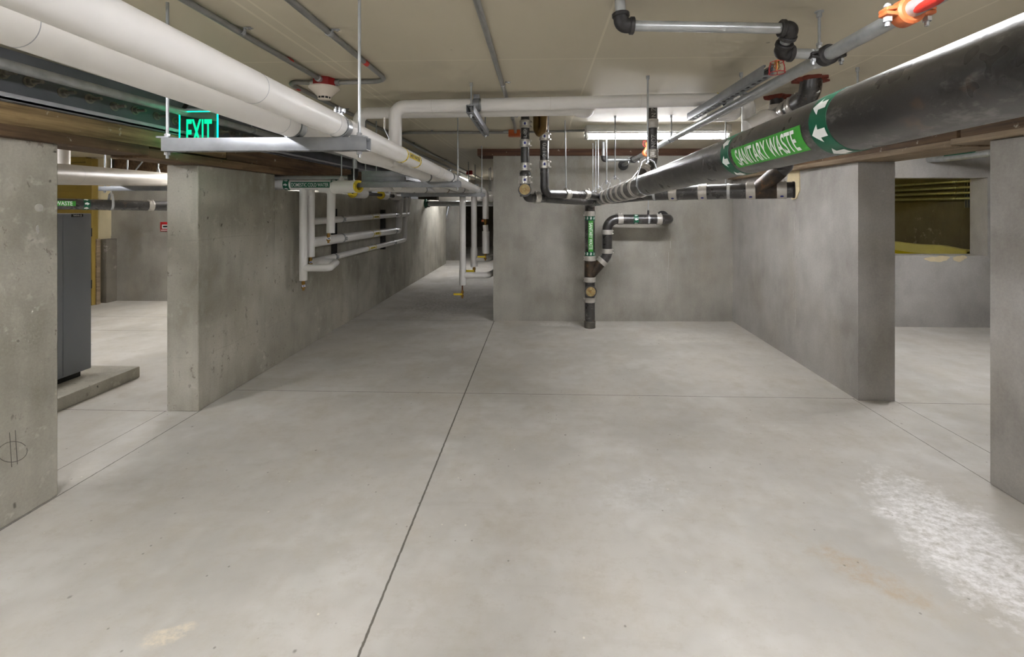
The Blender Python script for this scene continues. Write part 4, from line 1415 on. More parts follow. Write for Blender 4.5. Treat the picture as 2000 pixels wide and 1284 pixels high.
def elbow(parent, a, c, e, R=0.0235, mat='malleable', l=0.034, name='elbow'):
    a, c, e = V3(a), V3(c), V3(e)
    d1, d2 = (a - c).normalized(), (e - c).normalized()
    b = B(); sweep(b, [c + d1 * l, c, c + d2 * l], R, 0.022, seg=24, n=8)
    for d in (d1, d2):
        sleeve(b, c + d * (l - 0.008), c + d * (l + 0.006), R * 0.7, R + 0.004, 24)
    return obj(name, b, M[mat], parent)


elbow(br, pA_, pB_, pC_); elbow(br, pB_, pC_, pD_, l=0.03); elbow(br, pC_, pD_, pE_)


def caged_head(parent, p, up=1, s=1.0):
    p = V3(p)
    b = B(); lathe(b, p, (0, 0, up), [(0, 0.009 * s), (0.012 * s, 0.009 * s), (0.012 * s, 0.005 * s), (0.04 * s, 0.004 * s), (0.042 * s, 0.015 * s), (0.044 * s, 0.0)], 16)
    for sg in (-1, 1):
        sweep(b, [p + V3((sg * 0.007 * s, 0, 0.012 * s * up)), p + V3((sg * 0.012 * s, 0, 0.025 * s * up)), p + V3((0, 0, 0.04 * s * up))], 0.002 * s, seg=6)
    t = obj('sprinkler_head', b, M['brass'], parent, label='brass sprinkler head')
    b = B()
    for zz_, rr in ((0.008, 0.024), (0.05, 0.03)):
        sweep(b, [p + V3((rr * s * math.cos(2 * PI * k / 20), rr * s * math.sin(2 * PI * k / 20), zz_ * s * up)) for k in range(21)], 0.0016 * s, seg=6)
    for k in range(6):
        a = 2 * PI * k / 6
        sweep(b, [p + V3((0.024 * s * math.cos(a), 0.024 * s * math.sin(a), 0.008 * s * up)), p + V3((0.031 * s * math.cos(a), 0.031 * s * math.sin(a), 0.03 * s * up)), p + V3((0.03 * s * math.cos(a), 0.03 * s * math.sin(a), 0.05 * s * up))], 0.0016 * s, seg=6)
    obj('cage', b, M['red'], t, label='red wire cage')
    return t


hp = P(1516, 118, Y=1.62)
caged_head(br, pB_ + V3((-0.006, 0.01, -0.02)), -1, 0.85)
# far end: orange tee, side branch, wall penetration
yf = 4.05
b = B(); cc = V3((SX, yf, sz(yf))); sleeve(b, cc - V3((0, 0.03, 0)), cc + V3((0, 0.03, 0)), SR * 0.98, SR + 0.014); cyl(b, cc, cc + V3((0, 0, 0.045)), 0.018); obj('far_tee', b, M['orange'], t, label='orange tee')
caged_head(t, cc + V3((-0.0, 0, 0.045)), 1, 1.15)
ys = 4.62
grooved(t, (SX, ys, sz(ys)), 'malleable', s=1.0, name='tee_coupling')
b = B(); cyl(b, (SX, ys, sz(ys)), (SX - 0.29, ys, sz(ys)), 0.0165); obj('side_pipe', b, M['galv'], t)
xv = SX - 0.30
b = B(); cyl(b, (xv, ys, sz(ys)), (xv, ys, CEIL), 0.0165); obj('side_riser', b, M['galv'], t)
elbow(t, (SX, ys, sz(ys)), (xv, ys, sz(ys)), (xv, ys, CEIL))
b = B(); cc = V3((SX, 5.181, sz(5.18))); lathe(b, cc - V3((0, 0.004, 0)), (0, 1, 0), [(0, 0), (0, 0.058), (0.02, 0.058), (0.02, 0)], 24); obj('core_hole_shade', b, M['gasket'], t)  # dark disc drawn for the shade inside the core hole


def ring_hanger(label, x, y, z, R, group='rods hanging pipes from the ceiling', anchor=True):
    t = thing('ring_hanger', label, 'pipe hanger', (x, y, z - R), group)
    b = B(); rod_mesh(b, (x, y, z + R + 0.02), (x, y, CEIL)); obj('rod', b, M['rod'], t)
    pipe_clamp(t, (x, y, z), (0, 1, 0), R + 0.0005, 'ring', w=0.014, ear=False)
    b = B(); cyl(b, (x, y, z + R + 0.001), (x, y, z + R + 0.03), 0.008, seg=12); hexnut(b, (x, y, z + R + 0.03), UPZ, 0.010, 0.008); obj('swivel_nut', b, M['zinc'], t)
    b = B()
    if anchor:
        lathe(b, (x, y, CEIL), (0, 0, -1), [(0, 0), (0, 0.014), (0.003, 0.014), (0.003, 0.0085), (0.02, 0.0085), (0.02, 0)], 14); obj('ceiling_anchor', b, M['rod'], t)
    else:
        b.free()
    return t


ring_hanger('rod and ring holding the galvanised main beside its black tee', SX, yt + 0.03, sz(yt), SR)
ring_hanger('rod and ring holding the far part of the galvanised main', SX, 3.294, sz(3.294), SR)

# ================================================================== BLACK SANITARY PIPEWORK
MX = 0.54
MR = 0.0553
mz = lambda y: 1.460 - 0.0232 * y
mdir = V3((0, 1, -0.0232)).normalized()
mp = lambda y: V3((MX, y, mz(y)))
t = thing('sanitary_main', 'big black sanitary waste pipe sloping away from the upper right corner', 'pipe', mp(2.0) - V3((0, 0, MR)))
sm = t
b = B(); cyl(b, mp(-3.95), mp(4.98), MR, seg=48); obj('pipe', b, M['iron'], t)
for y in (2.50, 2.72, 2.93, 3.14, 3.40, 3.62, 3.88):
    L = 0.055
    coupling(t, mp(y), mdir, MR, L, u=V3((0.45, 0, 1)), th=0.004)
# marker, text reading towards the camera
yl0, yl1 = 0.49 * F / (1427 - 1055), 0.49 * F / (1559 - 1055)
yc_, Lm = (yl0 + yl1) / 2, abs(yl0 - yl1)
fu = -V3((MX, 0, mz(yc_) - H)).normalized()
fu = Matrix.Rotation(math.radians(8), 3, V3((0, -1, 0))) @ fu
ya = -mdir
fu = (fu - ya * fu.dot(ya)).normalized()
t_ = obj('pipe_marker', put2d(rect2d(1, 1), mp(yc_), ya, fu, Lm, 0.052, MR, 0.001), M['green'], t, label='bright green SANITARY WASTE marker')
text_on(t_, 'SANITARY WASTE', mp(yc_), ya, fu, Lm * 0.86, 0.042, M['ink_white'], MR, 0.0018, bold=0.016)
for px in (1413, 1590):
    yy = 0.49 * F / (px - 1055)
    arrow_band(t, mp(yy), ya, fu, MR, 0.05, 7, -1, ah=0.034, aw=0.78, lab='dark green arrow band')
# hangers on the main
GH = 'clevis hangers on the sanitary main'
clevis('clevis_hanger', 'nearest clevis hanger on the sloping sanitary main', None, mp(2.302), mdir, MR, GH)
clevis('clevis_hanger', 'second clevis hanger along the sanitary main, at the banded couplings', None, mp(3.30), mdir, MR, GH)
clevis('clevis_hanger', 'third clevis hanger along the sanitary main, behind the banded couplings', None, mp(3.72), mdir, MR, GH)
clevis('clevis_hanger', 'fourth clevis hanger along the sanitary main, just before the standing pipe', None, mp(4.25), mdir, MR, GH)

# standing pipe to the floor with cleanout, wye and branch to the wall
VX, VY, VR = 0.532, 4.90, 0.0545
t = thing('sanitary_stack', 'standing black waste pipe with brass cleanout rising from the floor by the wall ahead', 'pipe', (VX, VY, 0))
vs_ = t
zy = lambda py: P(1152, py, Y=VY).z
b = B(); sweep(b, [(VX, VY, -0.02), (VX, VY, mz(4.9) - 0.02), (VX, VY - 0.12, mz(4.78))], VR, 0.07, seg=36); obj('pipe', b, M['iron'], t)
for py in (417.5, 504.5, 546, 585.5):
    coupling(t, (VX, VY, zy(py)), UPZ, VR, 0.052, u=(-1, -0.3, 0))
b = B(); lathe(b, (VX, VY, -0.005), UPZ, [(0, VR), (0, VR + 0.004), (0.075, VR + 0.004), (0.08, VR)], 36); obj('base_collar', b, M['rubble'], t)
# rusty wye body
wy = zy(527)
b = B(); cyl(b, (VX, VY, zy(541)), (VX, VY, zy(509)), VR + 0.003, seg=36)
bdir = V3((1, 0, 1)).normalized()
w0 = V3((VX, VY, zy(538) + 0.0)); w1 = P(1176, 511, Y=VY)
bdir = (w1 - w0).normalized()
cyl(b, w0, w1, VR * 0.98, seg=36); obj('wye', b, M['rust'], t, label='rusty wye fitting')
coupling(t, w1 - bdir * 0.0, bdir, VR * 0.98, 0.05, u=(0, -0.3, 1))
hx = P(1186, 470, Y=VY).x
hz = P(1240, 428.5, Y=VY).z
BR = 0.052
ex_ = P(1309, 428, Y=VY).x
b = B(); sweep(b, [w1, w1 + V3((hx - w1.x, 0, (hx - w1.x) * bdir.z / bdir.x)), (hx, VY, hz), (ex_, VY, hz), (ex_, 5.3, hz)], BR, [0, 0.12, 0.11, 0.085, 0], seg=36, n=12)
obj('branch_pipe', b, M['iron'], t)
for py in (490.5, 453.5):
    coupling(t, (hx, VY, P(1186, py, Y=VY).z), UPZ, BR, 0.05, u=(1, -0.4, 0))
for px in (1211.5, 1287):
    coupling(t, (P(px, 428, Y=VY).x, VY, hz), (1, 0, 0), BR, 0.055, u=(0, 0, 1))
arrow_band(t, (P(1241, 428, Y=VY).x, VY, hz), (1, 0, 0), V3((0, -1, 0)), BR, 0.05, 7, -1, ah=0.03)
b = B(); lathe(b, (ex_ - 0.01, 5.165, hz + 0.02), (0, 1, 0), [(0, 0), (0, 0.068), (0.02, 0.068), (0.02, 0)], 28); obj('core_hole_shade', b, M['gasket'], t)  # dark disc in place of the shaded hole around the branch
# cleanout facing the camera
cz = zy(567)
b = B(); lathe(b, (VX, VY - VR + 0.02, cz), (0, -1, 0), [(0, 0.05), (0.025, 0.05), (0.025, 0.064), (0.06, 0.064), (0.06, 0.05), (0.05, 0.048)], 36); obj('cleanout_hub', b, M['iron'], t)
b = B(); lathe(b, (VX, VY - VR - 0.030, cz), (0, -1, 0), [(0, 0.05), (0.010, 0.05), (0.011, 0.046), (0.011, 0)], 36)
obox(b, (VX, VY - VR - 0.047, cz), ((1, 0, 0.3), (0, 1, 0), (-0.3, 0, 1)), (0.015, 0.008, 0.015), 0.002); obj('cleanout_plug', b, M['plug'], t, label='brass cleanout plug with square head')
mzc = (zy(430) + zy(492)) / 2
fu = V3((0.1, -1, 0)).normalized()
obj('pipe_marker', put2d(rect2d(1, 1), (VX, VY, mzc), (0, 0, -1), fu, zy(431) - zy(491), 0.052, VR, 0.001), M['green'], t, label='bright green SANITARY WASTE marker')
text_on(t, 'SANITARY WASTE', (VX, VY, mzc), (0, 0, -1), fu, (zy(431) - zy(491)) * 0.86, 0.038, M['ink_white'], VR, 0.0018, bold=0.014)
for py in (426.5, 495.5):
    arrow_band(t, (VX, VY, zy(py)), (0, 0, -1), fu, VR, 0.045, 9, 1, ah=0.022)
# strap hanger for the wall branch
t = thing('strap_hanger', 'thin rod and strap holding the short branch on the wall ahead', 'pipe hanger', (P(1267, 428, Y=VY).x, VY, hz - BR), 'rods hanging pipes from the ceiling')
x = P(1266, 428, Y=VY).x
b = B(); rod_mesh(b, (x, VY, hz + BR + 0.005), (x, VY, CEIL)); obj('rod', b, M['rod'], t)
pipe_clamp(t, (x, VY, hz), (1, 0, 0), BR, 'ring', w=0.02, ear=False)
b = B(); obox(b, (x, VY, hz + BR + 0.02), ((1, 0, 0), (0, 1, 0), (0, 0, 1)), (0.009, 0.012, 0.024), 0.002); obj('turnbuckle', b, M['malleable'], t)

# the two small stacks at the left of the main and their runs
R2 = 0.030
t = thing('waste_stack', 'small black waste pipe with cleanout, left of the two small stacks', 'pipe', (P(1025, 370, Y=3.2).x, 3.2, 1.36))
y1 = 3.2
x1 = P(1025.5, 300, Y=y1).x
zz1 = lambda py: P(1025, py, Y=y1).z
e1_ = P(1031, 387, Y=3.24); e2_ = P(1140, 396, Y=3.9)
b = B(); sweep(b, [(x1, y1, CEIL + 0.02), (x1, y1, zz1(372)), e1_, P(1062, 388, Y=3.3), P(1150, 395, Y=4.0), mp(4.3)], R2, [0, 0.04, 0.03, 0.02, 0.02, 0], seg=28); obj('pipe', b, M['iron'], t)
for py in (243, 280.5, 326):
    coupling(t, (x1, y1, zz1(py)), UPZ, R2 + 0.001, 0.055, u=(1, -0.3, 0), sticker=True)
b = B(); lathe(b, (x1, y1, zz1(347)), UPZ, [(0, R2), (0.003, R2 + 0.006), (0.03, R2 + 0.010), (0.05, R2)], 28); obj('reducer', b, M['iron'], t)
coupling(t, (x1, y1, zz1(352)), UPZ, R2 + 0.008, 0.055, u=(1, -0.3, 0), sticker=True)
b = B(); lathe(b, (x1, y1 - 0.01, zz1(372)), (0, -1, 0), [(0, 0.03), (0.03, 0.03), (0.03, 0.046), (0.055, 0.046), (0.055, 0.038)], 32)
cyl(b, (x1, y1, zz1(352)), (x1, y1, zz1(384)), R2 + 0.006); obj('cleanout_tee', b, M['iron'], t)
b = B(); lathe(b, (x1, y1 - 0.058, zz1(371)), (0, -1, 0), [(0, 0.037), (0.010, 0.037), (0.011, 0.034), (0.011, 0)], 32)
obox(b, (x1, y1 - 0.072, zz1(371)), ((1, 0, 0.4), (0, 1, 0), (-0.4, 0, 1)), (0.010, 0.006, 0.010), 0.002); obj('cleanout_plug', b, M['plug'], t, label='brass cleanout plug')
cd = (P(1062, 388, Y=3.3) - e1_).normalized()
coupling(t, P(1049, 386.5, Y=3.275), cd, R2 + 0.003, 0.04)
for px in (1105, 1140):
    c = P(px, 391.5 + (px - 1105) * 0.08, Y=3.6 + (px - 1105) * 0.009); b = B()
    sleeve(b, c - V3((0.004, 0, 0)), c + V3((0.004, 0, 0)), R2, R2 + 0.003); obj('band', b, M['stainless'], t)
text_on(t, 'L®', (x1, y1, zz1(262)), (0, 0, 1), V3((0, -1, 0)), 0.055, 0.026, M['chalk'], R2, 0.001, 0.0, name='chalk_mark')
t = thing('waste_stack', 'small black waste pipe with bronze trap, right of the two small stacks', 'pipe', (P(1063, 370, Y=3.27).x, 3.27, 1.36))
y2 = 3.27
x2 = P(1063.5, 300, Y=y2).x
zz2 = lambda py: P(1063, py, Y=y2).z
b = B(); sweep(b, [(x2, y2, CEIL + 0.02), (x2, y2, zz2(379)), P(1100, 379.5, Y=3.42), P(1150, 381, Y=3.62), mp(3.95)], R2 + 0.001, [0, 0.055, 0, 0, 0], seg=28); obj('pipe', b, M['iron'], t)
for py in (267.5, 321.5):
    coupling(t, (x2, y2, zz2(py)), UPZ, R2 + 0.001, 0.058, u=(1, -0.3, 0), sticker=True)
rd = (P(1150, 381, Y=3.62) - P(1100, 379.5, Y=3.42)).normalized()
for px, yy in ((1107, 3.448), (1144, 3.596)):
    coupling(t, P(px, 380, Y=yy), rd, R2 + 0.001, 0.055, u=(0, 0, 1))
b = B(); q = V3((x2, y2, zz2(258)))
sweep(b, [(x2 - 0.055, y2 + 0.02, CEIL), (x2 - 0.055, y2 + 0.02, zz2(252)), (x2 - 0.03, y2, zz2(264)), (x2 - 0.008, y2 - 0.035, zz2(254)), (x2 - 0.005, y2 - 0.04, CEIL)], 0.027, 0.03, seg=24); obj('bronze_trap', b, M['bronze'], t, label='brown bronze trap')
text_on(t, '2170', (x2, y2, zz2(294)), (0, 0, 1), V3((0, -1, 0)), 0.10, 0.03, M['chalk'], R2 + 0.001, 0.001, 0.0, name='chalk_mark')
# hanger rods near the stacks
t = thing('hanger_rod', 'thin zinc rod down to the run between the small stacks and the main', 'rod', P(1105, 372, Y=4.4))
p = V3((0.235, 4.455, CEIL)); q = P(1106, 377, Y=3.46)
pz_ = P(1102, 273, Z=CEIL)
b = B(); rod_mesh(b, (q.x, q.y, q.z + R2), (q.x - 0.01, q.y, CEIL)); obj('rod', b, M['rod'], t)
for px, lab in ((1158, 'thin zinc rod at the far end of the sanitary main, left one of a pair'), (1163.5, 'thin zinc rod at the far end of the sanitary main, right one of a pair')):
    yq = 4.7 - (px - 1158) * 0.02
    q = P(px, 374, Y=yq)
    t = thing('hanger_rod', lab, 'rod', q, 'rods hanging pipes from the ceiling')
    b = B(); rod_mesh(b, q, (q.x, q.y, CEIL)); obj('rod', b, M['rod'], t)
    b = B(); hexnut(b, q, UPZ, 0.010, 0.012); obj('nut', b, M['zinc'], t)

# right stack dropping into the main
t = thing('waste_stack', 'black waste pipe dropping in front of the lit tube into the sanitary main', 'pipe', (P(1275, 330, Y=2.98).x, 2.98, 1.45))
y3 = 2.98
x3 = P(1274.5, 270, Y=y3).x
zz3 = lambda py: P(1275, py, Y=y3).z
e = P(1258, 333, Y=2.95)
b = B(); sweep(b, [(x3, y3, CEIL + 0.02), (x3, y3, zz3(322)), e, mp(2.8)], R2 + 0.0005, [0, 0.09, 0.03, 0], seg=28, n=12); obj('pipe', b, M['iron'], t)
for py in (242, 301):
    coupling(t, (x3, y3, zz3(py)), UPZ, R2 + 0.001, 0.058, u=(-0.2, -1, 0))
coupling(t, e, (mp(2.8) - e).normalized(), R2 + 0.001, 0.05, u=(0, -1, 0))
text_on(t, 'N Z', (x3, y3, zz3(221)), (0, 0, 1), V3((0, -1, 0)), 0.06, 0.028, M['chalk'], R2, 0.001, 0.0, name='chalk_mark')
text_on(t, 'NOZ', (x3, y3, zz3(276)), (0, 0, 1), V3((0, -1, 0)), 0.08, 0.03, M['chalk'], R2, 0.001, 0.0, name='chalk_mark')

# lower right pipe behind the main, with wye up to the ceiling
t = thing('waste_branch', 'thick black waste pipe below the sanitary main ending near the right wall', 'pipe', P(1400, 390, Y=3.4))
n0, n1 = P(1549, 371, Y=3.18), P(1262, 378.5, Y=3.62)
nd = (n1 - n0).normalized()
b = B(); sweep(b, [n0, n1, mp(3.95)], MR, 0.1, seg=36); obj('pipe', b, M['iron'], t)
at = lambda px: min((n0 + nd * (k * 0.004) for k in range(0, 330)), key=lambda v: abs((CX + F * (CS * v.x + SN * v.y) / (-SN * v.x + CS * v.y)) - px))
for px in (1527, 1466, 1373, 1315):
    coupling(t, at(px), nd, MR, 0.06, u=(0, 0.1, 1), sticker=(0, -0.75, -0.7))
b = B(); lathe(b, n0 - nd * 0.012, nd, [(0, 0), (0, MR - 0.004), (0.004, MR + 0.002), (0.016, MR + 0.002), (0.016, 0)], 36); obj('end_plug', b, M['gasket'], t)
for px in (1423, 1279):
    c = at(px)
    pipe_clamp(t, c, nd, MR + 0.0006, 'strap', w=0.02, ear=False)
b = B(); cyl(b, at(1520), at(1475), MR + 0.003, seg=36)
w0, w1 = at(1478), P(1524, 333, Y=3.16)
cyl(b, w0 + (w0 - w0), w1, MR * 0.98, seg=36)
obj('wye', b, M['rust'], t, label='rusty wye fitting')
v5 = [w1, w1 + (w1 - w0).normalized() * 0.06, (1.50, 3.10, 1.62), (1.395, 2.95, 1.80), (1.383, 2.385, 1.855), (1.383, 2.367, CEIL + 0.02)]
b = B(); sweep(b, v5, 0.050, [0, 0.08, 0.1, 0.1, 0.085, 0], seg=32); obj('riser', b, M['iron'], t)
cdv = (V3(v5[3]) - V3(v5[4])).normalized()
for k in (0.13, 0.21):
    coupling(t, V3(v5[4]) + cdv * k, cdv, 0.0505, 0.05, u=(0, 0, 1))
b = B(); cyl(b, (1.407, 2.753, CEIL + 0.02), (1.395, 2.753, 1.80), 0.036); obj('second_riser', b, M['iron'], t)
coupling(t, (1.403, 2.753, P(1518, 215, Y=2.753).z), UPZ, 0.0365, 0.06, u=(1, 0, 0), sticker=True)
b = B(); merge(b, put2d(oval2d(16), (1.383, 2.39, 1.875), (1, 0, 0), V3((0.25, -1, 0)), 0.026, 0.018, 0.052, 0.001)); obj('sticker', b, M['ink_white'], t, smooth=False)


def fire_stop(label, x, y, r, seed):
    rnd = random.Random(seed)
    b = B(); n = 26
    vs = []
    for k in range(n):
        a = 2 * PI * k / n
        q = r * (1 + rnd.uniform(-0.18, 0.18) + (0.45 if k in (1, 2) else 0))
        vs.append((x + q * math.cos(a), y + q * math.sin(a) * 0.9))
    lo = [b.verts.new((px, py, CEIL - 0.004 - 0.01 * rnd.random())) for px, py in vs]
    hi = [b.verts.new((px, py, CEIL)) for px, py in vs]
    c0 = b.verts.new((x, y, CEIL - 0.03))
    for k in range(n):
        b.faces.new((lo[k], lo[(k + 1) % n], hi[(k + 1) % n], hi[k])); b.faces.new((lo[(k + 1) % n], lo[k], c0))
    b.faces.new(hi)
    tag(obj('firestop_collar', b, M['firestop']), label, 'firestop sealant')


fire_stop('ragged red brown firestop around the near black riser at the ceiling', 1.383, 2.375, 0.078, 3)
fire_stop('ragged red brown firestop around the smaller black riser at the ceiling', 1.407, 2.753, 0.072, 8)
fire_stop('small red brown firestop patch beside the white elbow', 1.28, 3.15, 0.06, 11)
# hangers of that branch
ch = at(1417)
t = thing('strap_hanger', 'rod holding the thick black branch, seen below the galvanised main', 'pipe hanger', ch + V3((0, 0, MR)), 'rods hanging pipes from the ceiling')
b = B(); rod_mesh(b, ch + V3((0, 0, MR)), (ch.x, ch.y, CEIL)); obj('rod', b, M['rod'], t)
for px, y, zb, lab in ((1572, 2.46, 1.76, 'rod hanging beside the curved black riser at the upper right'), (1675, 2.2, 1.72, 'rod hanging behind the big black pipe right of the curved riser')):
    x = P(px, 150, Y=y).x
    t = thing('hanger_rod', lab, 'rod', (x, y, zb), 'rods hanging pipes from the ceiling')
    b = B(); rod_mesh(b, (x, y, zb), (x, y, CEIL)); obj('rod', b, M['rod'], t)
    b = B(); cyl(b, (x, y, CEIL - 0.02), (x, y, CEIL), 0.0085, seg=12); obj('ceiling_anchor', b, M['rod'], t)

# ================================================================== LEFT ROOM CONTENTS
t = thing('equipment_pad', 'low concrete equipment pad under the grey cabinet', 'concrete pad', (-3.6, 2.5, 0))
b = B(); box(b, (-4.4, 1.4, 0), (-3.035, 3.355, 0.085), 0.008); obj('slab', b, M['conc_left'], t)
t = thing('equipment_cabinet', 'tall grey metal cabinet standing on the pad in the left room', 'cabinet', (-3.6, 2.85, 0.085))
cy0, cy1, cx0, cx1 = 2.35, 3.191, -3.95, -3.25
b = B(); box(b, (cx0, cy0, 0.125), (cx1, cy1, 1.246), 0.006); obj('body', b, M['cabinet'], t)
b = B(); box(b, (cx1 - 0.002, cy0 + 0.03, 0.15), (cx1 + 0.004, 2.985, 1.225), 0.002); obj('side_panel', b, M['cabinet'], t)
b = B(); box(b, (cx1 - 0.002, 2.993, 0.135), (cx1 + 0.003, cy1 - 0.006, 1.24), 0.002); obj('corner_panel', b, M['cabinet'], t)
b = B(); box(b, (cx0 + 0.03, cy0 + 0.03, 0.085), (cx1 - 0.03, cy1 - 0.05, 0.125)); obj('base_rail', b, M['black'], t)
b = B(); py_ = P(150, 419, X=cx1).y; box(b, (cx1 + 0.003, py_ - 0.04, 1.222), (cx1 + 0.0045, py_ + 0.04, 1.242)); pl = obj('name_plate', b, M['ink_black'], t)
text_on(pl, 'WH-2', (cx1 + 0.0045, py_, 1.232), (0, 1, 0), (1, 0, 0), 0.06, 0.012, M['ink_white'], None, 0.0006)
# door with frame
t = struct('door_1', (lambda b: (box(b, (-6.88, 5.80, 0.01), (-5.97, 5.845, 1.88), 0.003), b)[1])(B()), M['olive'])
b = B()
for x0, x1 in ((-6.72, -6.11),):
    for z0, z1 in ((0.25, 0.85), (1.0, 1.42), (1.50, 1.78)):
        box(b, (x0, 5.797, z0), (x1, 5.803, z1), 0.003)
obj('door_panel', b, M['olive'], t)['kind'] = 'structure'
for z in (P(181, 454, Y=5.79).z, P(181, 555, Y=5.79).z):
    b = B(); box(b, (-5.915, 5.765, z - 0.055), (-5.872, 5.776, z + 0.055), 0.002); cyl(b, (-5.89, 5.765, z - 0.055), (-5.89, 5.765, z + 0.055), 0.009); obj('hinge', b, M['black'], t)['kind'] = 'structure'
b = B(); box(b, (-5.965, 5.775, 0), (-5.875, 5.86, 1.93), 0.004); box(b, (-6.98, 5.775, 0), (-6.885, 5.86, 1.93), 0.004); box(b, (-6.885, 5.775, 1.885), (-5.965, 5.86, 1.95), 0.004)
struct('trim_3', b, M['olive'])
b = B(); box(b, (-5.96, 5.87, 0.895), (-5.91, 6.08, CEIL)); struct('wall_left_room_return', b, M['drywall'])
b = B(); box(b, (-5.95, 5.93, 0), (-5.83, 6.085, 0.86), 0.008); struct('wall_left_room_curb', b, M['conc_dark'])
b = B(); box(b, (-5.874, 5.82, 0), (-5.855, 5.87, 0.87), 0.003); struct('trim_4', b, M['wood_right'])
# extinguisher sign
p0, p1 = P(312.5, 452, Y=6.07), P(333, 434, Y=6.07)
t = thing('wall_sign', 'small red and white sign on the back wall of the left room', 'sign', ((p0.x + p1.x) / 2, 6.075, p0.z))
b = B(); box(b, (p0.x, 6.074, p0.z), (p1.x, 6.079, p1.z), 0.001); obj('panel', b, M['ink_red'], t)
b = B(); box(b, (p0.x + 0.025, 6.0725, p0.z + 0.035), (p1.x - 0.01, 6.0742, p1.z - 0.035)); box(b, (p0.x + 0.012, 6.0725, p0.z + 0.01), (p1.x - 0.01, 6.0742, p0.z + 0.02)); obj('white_field', b, M['ink_white'], t)
b = B(); box(b, (p0.x + 0.04, 6.0705, p0.z + 0.055), (p1.x - 0.03, 6.073, p1.z - 0.05)); obj('dark_symbol', b, M['ink_black'], t)
# grey-white big pipe, riser and black waste pipe
t = thing('white_insulated_pipe', 'fat grey white pipe crossing the doorway to the left room', 'pipe', P(210, 362, Y=4))
g0, g1 = P(106, 340, Y=3.06), P(322, 350.5, Y=5.1)
gd = (g1 - g0).normalized()
b = B(); cyl(b, g0 - gd * 1.6, g1 + gd * 0.8, 0.076, seg=40); obj('jacket', b, M['jacket_grey'], t)
c = P(120, 341, Y=3.2)
k = min((g0 + gd * (q * 0.01) for q in range(-20, 60)), key=lambda v: abs(v.x - c.x))
b = B(); sleeve(b, k - gd * 0.001, k + gd * 0.001, 0.075, 0.0766); obj('jacket_seam', b, M['steel_blue'], t)
x = P(121, 300, Y=3.9).x
b = B(); cyl(b, (x, 3.9, 1.5), (x, 3.9, CEIL), 0.055, seg=28)
tag(obj('white_riser', b, M['jacket_grey']), 'white vertical pipe behind the fat pipe in the left room', 'pipe')
t = thing('waste_pipe', 'black waste pipe with a green marker crossing the left room', 'pipe', P(215, 411, Y=4.6))
k0, k1 = P(112, 398.5, Y=4.36), P(318, 402.5, Y=5.16)
kd = (k1 - k0).normalized()
KR = 0.0553
b = B(); cyl(b, k0 - kd * 1.2, k1 + kd * 1.0, KR, seg=36); obj('pipe', b, M['iron'], t)
atk = lambda px: min((k0 + kd * (q * 0.004) for q in range(-120, 330)), key=lambda v: abs((CX + F * (CS * v.x + SN * v.y) / (-SN * v.x + CS * v.y)) - px))
coupling(t, atk(293), kd, KR, 0.055, u=(0, -0.2, 1))
cm = atk(159) - kd * (0.06 + 0.18 - 0.0)
fk = (V3((0.5, -1, 0.12)) - kd * V3((0.5, -1, 0.12)).dot(kd)).normalized()
pmk = obj('pipe_marker', put2d(rect2d(1, 1), cm, kd, fk, 0.36, 0.052, KR, 0.001), M['green'], t, label='bright green SANITARY WASTE marker')
text_on(pmk, 'SANITARY WASTE', cm, kd, fk, 0.31, 0.040, M['ink_white'], KR, 0.0018, bold=0.014)
arrow_band(t, atk(166), kd, fk, KR, 0.05, 7, 1, ah=0.032)
c = atk(216)
clevis('clevis_hanger', 'clevis hanger on the black waste pipe in the left room', None, c, kd, KR, 'hangers in the left room')
a, c = P(196, 373, Y=4.05), P(345, 373, Y=4.05)
t = thing('trapeze_hanger', 'grey hung strut under the fat pipe in the left room', 'pipe hanger', (a + c) / 2, 'hangers in the left room')
b = B(); strut_mesh(b, a, V3((c.x, c.y, a.z))); obj('strut_channel', b, M['strut'], t)
for px in (205, 338):
    x = P(px, 373, Y=4.05).x
    b = B(); rod_mesh(b, (x, 4.05, a.z - 0.02), (x, 4.05, CEIL), 0.006); hexnut(b, (x, 4.05, a.z - 0.006), UPZ, 0.012, 0.012); obj('rod', b, M['rod'], t)
for px, y, slope, lab in ((249, 4.3, 0, 'thin rod above the fat pipe in the left room, upright'), (280, 4.6, 0.12, 'slanted brace rod above the fat pipe in the left room'), (309, 4.9, 0, 'short rod with cone above the fat pipe beside the left pillar')):
    q = P(px, 330, Y=y)
    t = thing('hanger_rod', lab, 'rod', q, 'hangers in the left room')
    b = B(); rod_mesh(b, (q.x - slope, q.y, q.z - 0.06), (q.x + slope * 1.2, q.y, CEIL), 0.006); obj('rod', b, M['rod'], t)
    if px == 309:
        b = B(); cyl(b, (q.x, q.y, q.z - 0.06), (q.x, q.y, q.z + 0.0), 0.022, 0.01); obj('cone', b, M['zinc'], t)

